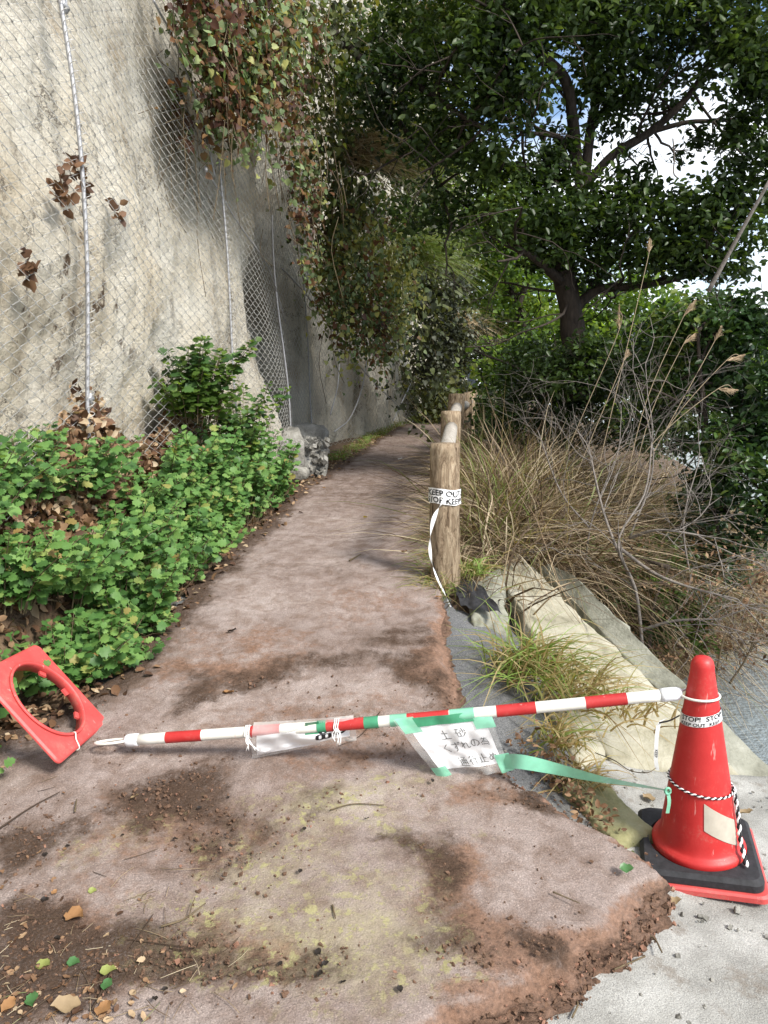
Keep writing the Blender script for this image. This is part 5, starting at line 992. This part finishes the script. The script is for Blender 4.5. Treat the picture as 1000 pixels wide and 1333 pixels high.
# ------------------------------------------------------------------ fallen leaves and twigs
def pth(u, v):
    c = onz(u, v, .2)
    for _ in range(6): c = onz(u, v, float(zp(c[1])))
    return c
def fallen(u, v, L, col, label, cat='leaf', group=None, kind='fine', wr=.75, curl=.25, name='fallen_leaf', ramp_=False):
    c = pth(u, v) if not ramp_ else onz(u, v, float(apron(np.array(.9), np.array(1.9)))); V, F3, F4 = TPL[kind]; a = rng.uniform(0, 6.28); ax = np.array([math.cos(a), math.sin(a), rng.normal(0, .12)]); no = np.array([rng.normal(0, .25), rng.normal(0, .25), 1.])
    A_, B_, C_ = basis(ax[None], no[None]); W = V.copy(); W[:, 1] *= wr; W[:, 2] = W[:, 2] * (1 + curl * 3) + curl * .25 * (W[:, 0] - .5) ** 2 * 2
    W = c + np.array([0, 0, .012]) + L * (W[:, :1] * A_ + W[:, 1:2] * B_ + W[:, 2:] * C_)
    return tag(mesh(name, W, [F3, F4], col, None, True), label, cat, group)
CB = leafmat('leaf_brown', [(0, (.30, .16, .07)), (1, (.34, .19, .09))], .1, .6); CT = leafmat('leaf_tan', [(0, (.30, .22, .13)), (1, (.36, .28, .18))], .1); CGn = leafmat('leaf_green', [(0, (.06, .15, .05)), (1, (.1, .2, .06))], .1, .4); CY = leafmat('leaf_yellow', [(0, (.55, .42, .05)), (1, (.6, .5, .1))], .1); CD = leafmat('leaf_black', [(0, (.02, .015, .012)), (1, (.03, .02, .015))], .05)
CYG = leafmat('leaf_lime', [(0, (.24, .27, .08)), (1, (.28, .30, .10))], .1)
for u, v, L, mt, lb in [(88, 1195, .075, CB, 'largest curled brown leaf at lower left of the path'), (42, 1300, .05, CGn, 'dark green round leaf at the bottom left corner'), (88, 1258, .042, CGn, 'dark green leaf between the lime leaf and the straw bits'), (66, 1262, .05, CYG, 'lime green leaf with brown edge at lower left'), (136, 1296, .045, CGn, 'dark green leaf among dry stalks near the bottom edge'), (20, 1305, .05, CB, 'orange brown leaf in the bottom left corner'),
                         (105, 1315, .08, CT, 'curled tan leaf at the bottom edge beside dry stalks'), (128, 1330, .06, CB, 'folded brown leaf cut by the bottom edge'), (115, 1165, .03, CYG, 'small yellow green leaf above the large brown leaf'), (68, 1170, .025, CB, 'small orange leaf left of the yellow green leaf'), (130, 1272, .05, CYG, 'pale green leaf beside the lower left dirt pile'), (170, 1045, .035, CT, 'tan leaf on the dark dirt patch right of the plate'),
                         (478, 676, .055, CY, 'bright yellow leaf in the middle of the far path'), (297, 826, .06, CD, 'curled black leaf on the path beside the weed bank'), (340, 668, .05, CD, 'black leaf clump at the path edge below the boulders'), (225, 798, .06, CT, 'tan leaf at the edge of the weeds'), (305, 905, .06, CB, 'slender brown leaf behind the left half of the bar'), (530, 720, .05, CB, 'brown leaf beside the grass at the first post'), (574, 780, .04, CB, 'orange leaf at the end of the trailing post tape'),
                         (806, 1136, .05, CGn, 'green leaf on the path edge just left of the cone base'), (524, 598, .08, M_paper, 'white scrap on the far path')]:
    fallen(u, v, L * .8, mt, lb)
for u, v, L, mt, lb in [(835, 1212, .055, CT, 'pale folded leaf on the ramp in front of the cone'), (870, 1180, .04, CT, 'cream leaf on the ramp close to the cone base'), (980, 1060, .05, CT, 'tan leaf on the ramp right of the cone'), (850, 1048, .06, CT, 'yellowish leaf on the ramp behind the cone')]: fallen(u, v, L, mt, lb, ramp_=True)
for k in range(26): fallen(rng.uniform(20, 640), rng.uniform(930, 1310), rng.uniform(.012, .022), CD, 'tiny black leaf scrap on the reddish path', 'leaf scrap', 'tiny black leaf scraps scattered over the path', name='leaf_scrap')
def twig(pts, r, label, mat=M_stem, name='twig', grp=None):
    m = MB(); m.tube(spline([pth(*p) + (0, 0, .008 + rng.random() * .006) for p in pts], 14), np.linspace(r, r * .5, 14), 5); tag(m.build(name, mat), label, 'twig', grp)
twig([(0, 1082), (40, 1055), (78, 1036)], .003, 'long straw lying at the left edge of the path', M_straw); twig([(210, 1212), (240, 1200), (268, 1180)], .003, 'forked twig left of the lichen patch'); twig([(246, 1200), (250, 1185), (254, 1174)], .002, 'short upright prong of the forked twig'); twig([(430, 1058), (460, 1050), (500, 1052)], .0025, 'thin curved twig under the paper notice')
twig([(433, 1182), (437, 1200)], .003, 'short dark stick on the lichen patch'); twig([(170, 1240), (190, 1210), (200, 1195)], .0025, 'thin pale twig above the dirt pile', M_straw); twig([(30, 1330), (70, 1300), (105, 1265)], .003, 'dry stalk slanting through the bottom left litter', M_straw); twig([(120, 1320), (140, 1280), (148, 1262)], .003, 'dry stalk leaning beside the curled tan leaf', M_straw); twig([(455, 732), (470, 724)], .006, 'short thick stick in the middle of the path'); twig([(720, 1165), (755, 1180)], .0025, 'thin twig on the bare patch left of the cone'); twig([(150, 1225), (250, 1238)], .002, 'straight thin straw across the lower left dirt', M_straw)
twig([(98, 1062), (100, 1045)], .003, 'short twig under the leaning plate'); twig([(495, 930), (470, 960), (440, 975)], .002, 'fine twig below the bar', M_straw)
m = MB()
for p, lb in (([(770, 1255), (800, 1240), (838, 1222)], 'longest straight twig on the pale ramp beside the broken path edge'), ([(800, 1262), (840, 1245)], 'short straight twig just below the longest twig on the ramp'), ([(745, 1325), (752, 1305), (735, 1290)], 'bent twig on the ramp near the bottom edge'), ([(835, 1215), (852, 1222), (862, 1240)], 'curved twig on the ramp hooked round the pale folded leaf')):
    m = MB(); m.tube(spline([onz(u, v, .0 + .012) for u, v in p], 10), .0025, 5); tag(m.build('twig', M_stem), lb, 'twig', 'dry twigs on the ramp')
n = 170; P = np.array([pth(u, v) for u, v in zip(np.abs(rng.normal(70, 90, n)), 1340 - np.abs(rng.normal(0, 95, n)))]) + [0, 0, .008]
tag(leaves('leaf_litter', P, rdir(n) * [1, 1, .25], rdir(n, 2.), rng.uniform(.008, .026, n), .6, rng.random(n), M_dead, None, 'fine'), 'shredded dry leaf bits gathered at the lower left of the path', 'leaf litter', kind='stuff')
m = MB()
for k in range(90):
    c = pth(abs(rng.normal(90, 110)), 1340 - abs(rng.normal(0, 110))) + [0, 0, .008]; a = rng.uniform(0, 6.28); l = rng.uniform(.01, .05); d = np.array([math.cos(a), math.sin(a), rng.normal(0, .1)]) * l; m.tube(spline([c - d, c + rng.normal(0, .1, 3) * l * [1, 1, .2], c + d], 5), .0009, 3, rng.random())
tag(m.build('straw_bits', M_straw), 'fine straw bits in the dirt at the lower left', 'straw', kind='stuff')
# small crumbs: clods, chips, bits of red brick
mb1, mb2, mb3 = MB(), MB(), MB()
def rotm(): return np.array(Matrix.Rotation(random.random() * 6.28, 3, Vector(rng.normal(size=3)).normalized()))
for k in range(14000):
    u, v = rng.uniform(-20, 860), 1340 - 460 * rng.random() ** .8; c = pth(u, v)
    if c[0] > pright(c[1]) - .01 or c[0] < pleft(c[1]): continue
    w = float(patch(np.array(c[0]), np.array(c[1]), DIRT))
    if rng.random() > w ** 2 * 1.1 + .04: continue
    r = abs(rng.normal(0, .0028)) + .0012; (mb1 if rng.random() < .93 else mb2).box(c + (0, 0, .006 * w), (r, r * .8, r * .6), rotm(), jit=.7)
for k in range(2200):
    y = rng.uniform(1.4, 2.5); i = np.searchsorted(yv, y); q = rng.random(); b_ = P3[i, nt_ + int(q * (K - 1))]; r = abs(rng.normal(0, .0036)) + .0015; (mb1 if rng.random() < .72 else mb2).box(b_ + rng.normal(0, .005, 3), (r, r * .8, r * .7), rotm(), jit=.75)
for k in range(500):
    x, y = rng.uniform(.1, 1.5), rng.uniform(1.3, 3.); c = np.array([x, y, float(apron(np.array(x), np.array(y)))]); r = abs(rng.normal(0, .003)) + .001
    if x > pright(y) + .03: mb3.box(c, (r, r, r * .6), rotm())
M_clod = nmat('clod', [(.3, (.06, .035, .022)), (.7, (.17, .10, .065))], 60, .95, .4); M_chip = nmat('red_chip', [(.3, (.17, .085, .055)), (.7, (.30, .165, .115))], 40, .9, .4)
tag(mb1.build('soil_crumbs', M_clod, smooth=False), 'brown soil crumbs scattered over the path', 'soil', kind='stuff'); tag(mb2.build('clay_chips', M_chip, smooth=False), 'reddish chips from the broken path edge', 'chips', kind='stuff'); tag(mb3.build('grit', M_rock, smooth=False), 'gray grit on the concrete ramp', 'grit', kind='stuff')
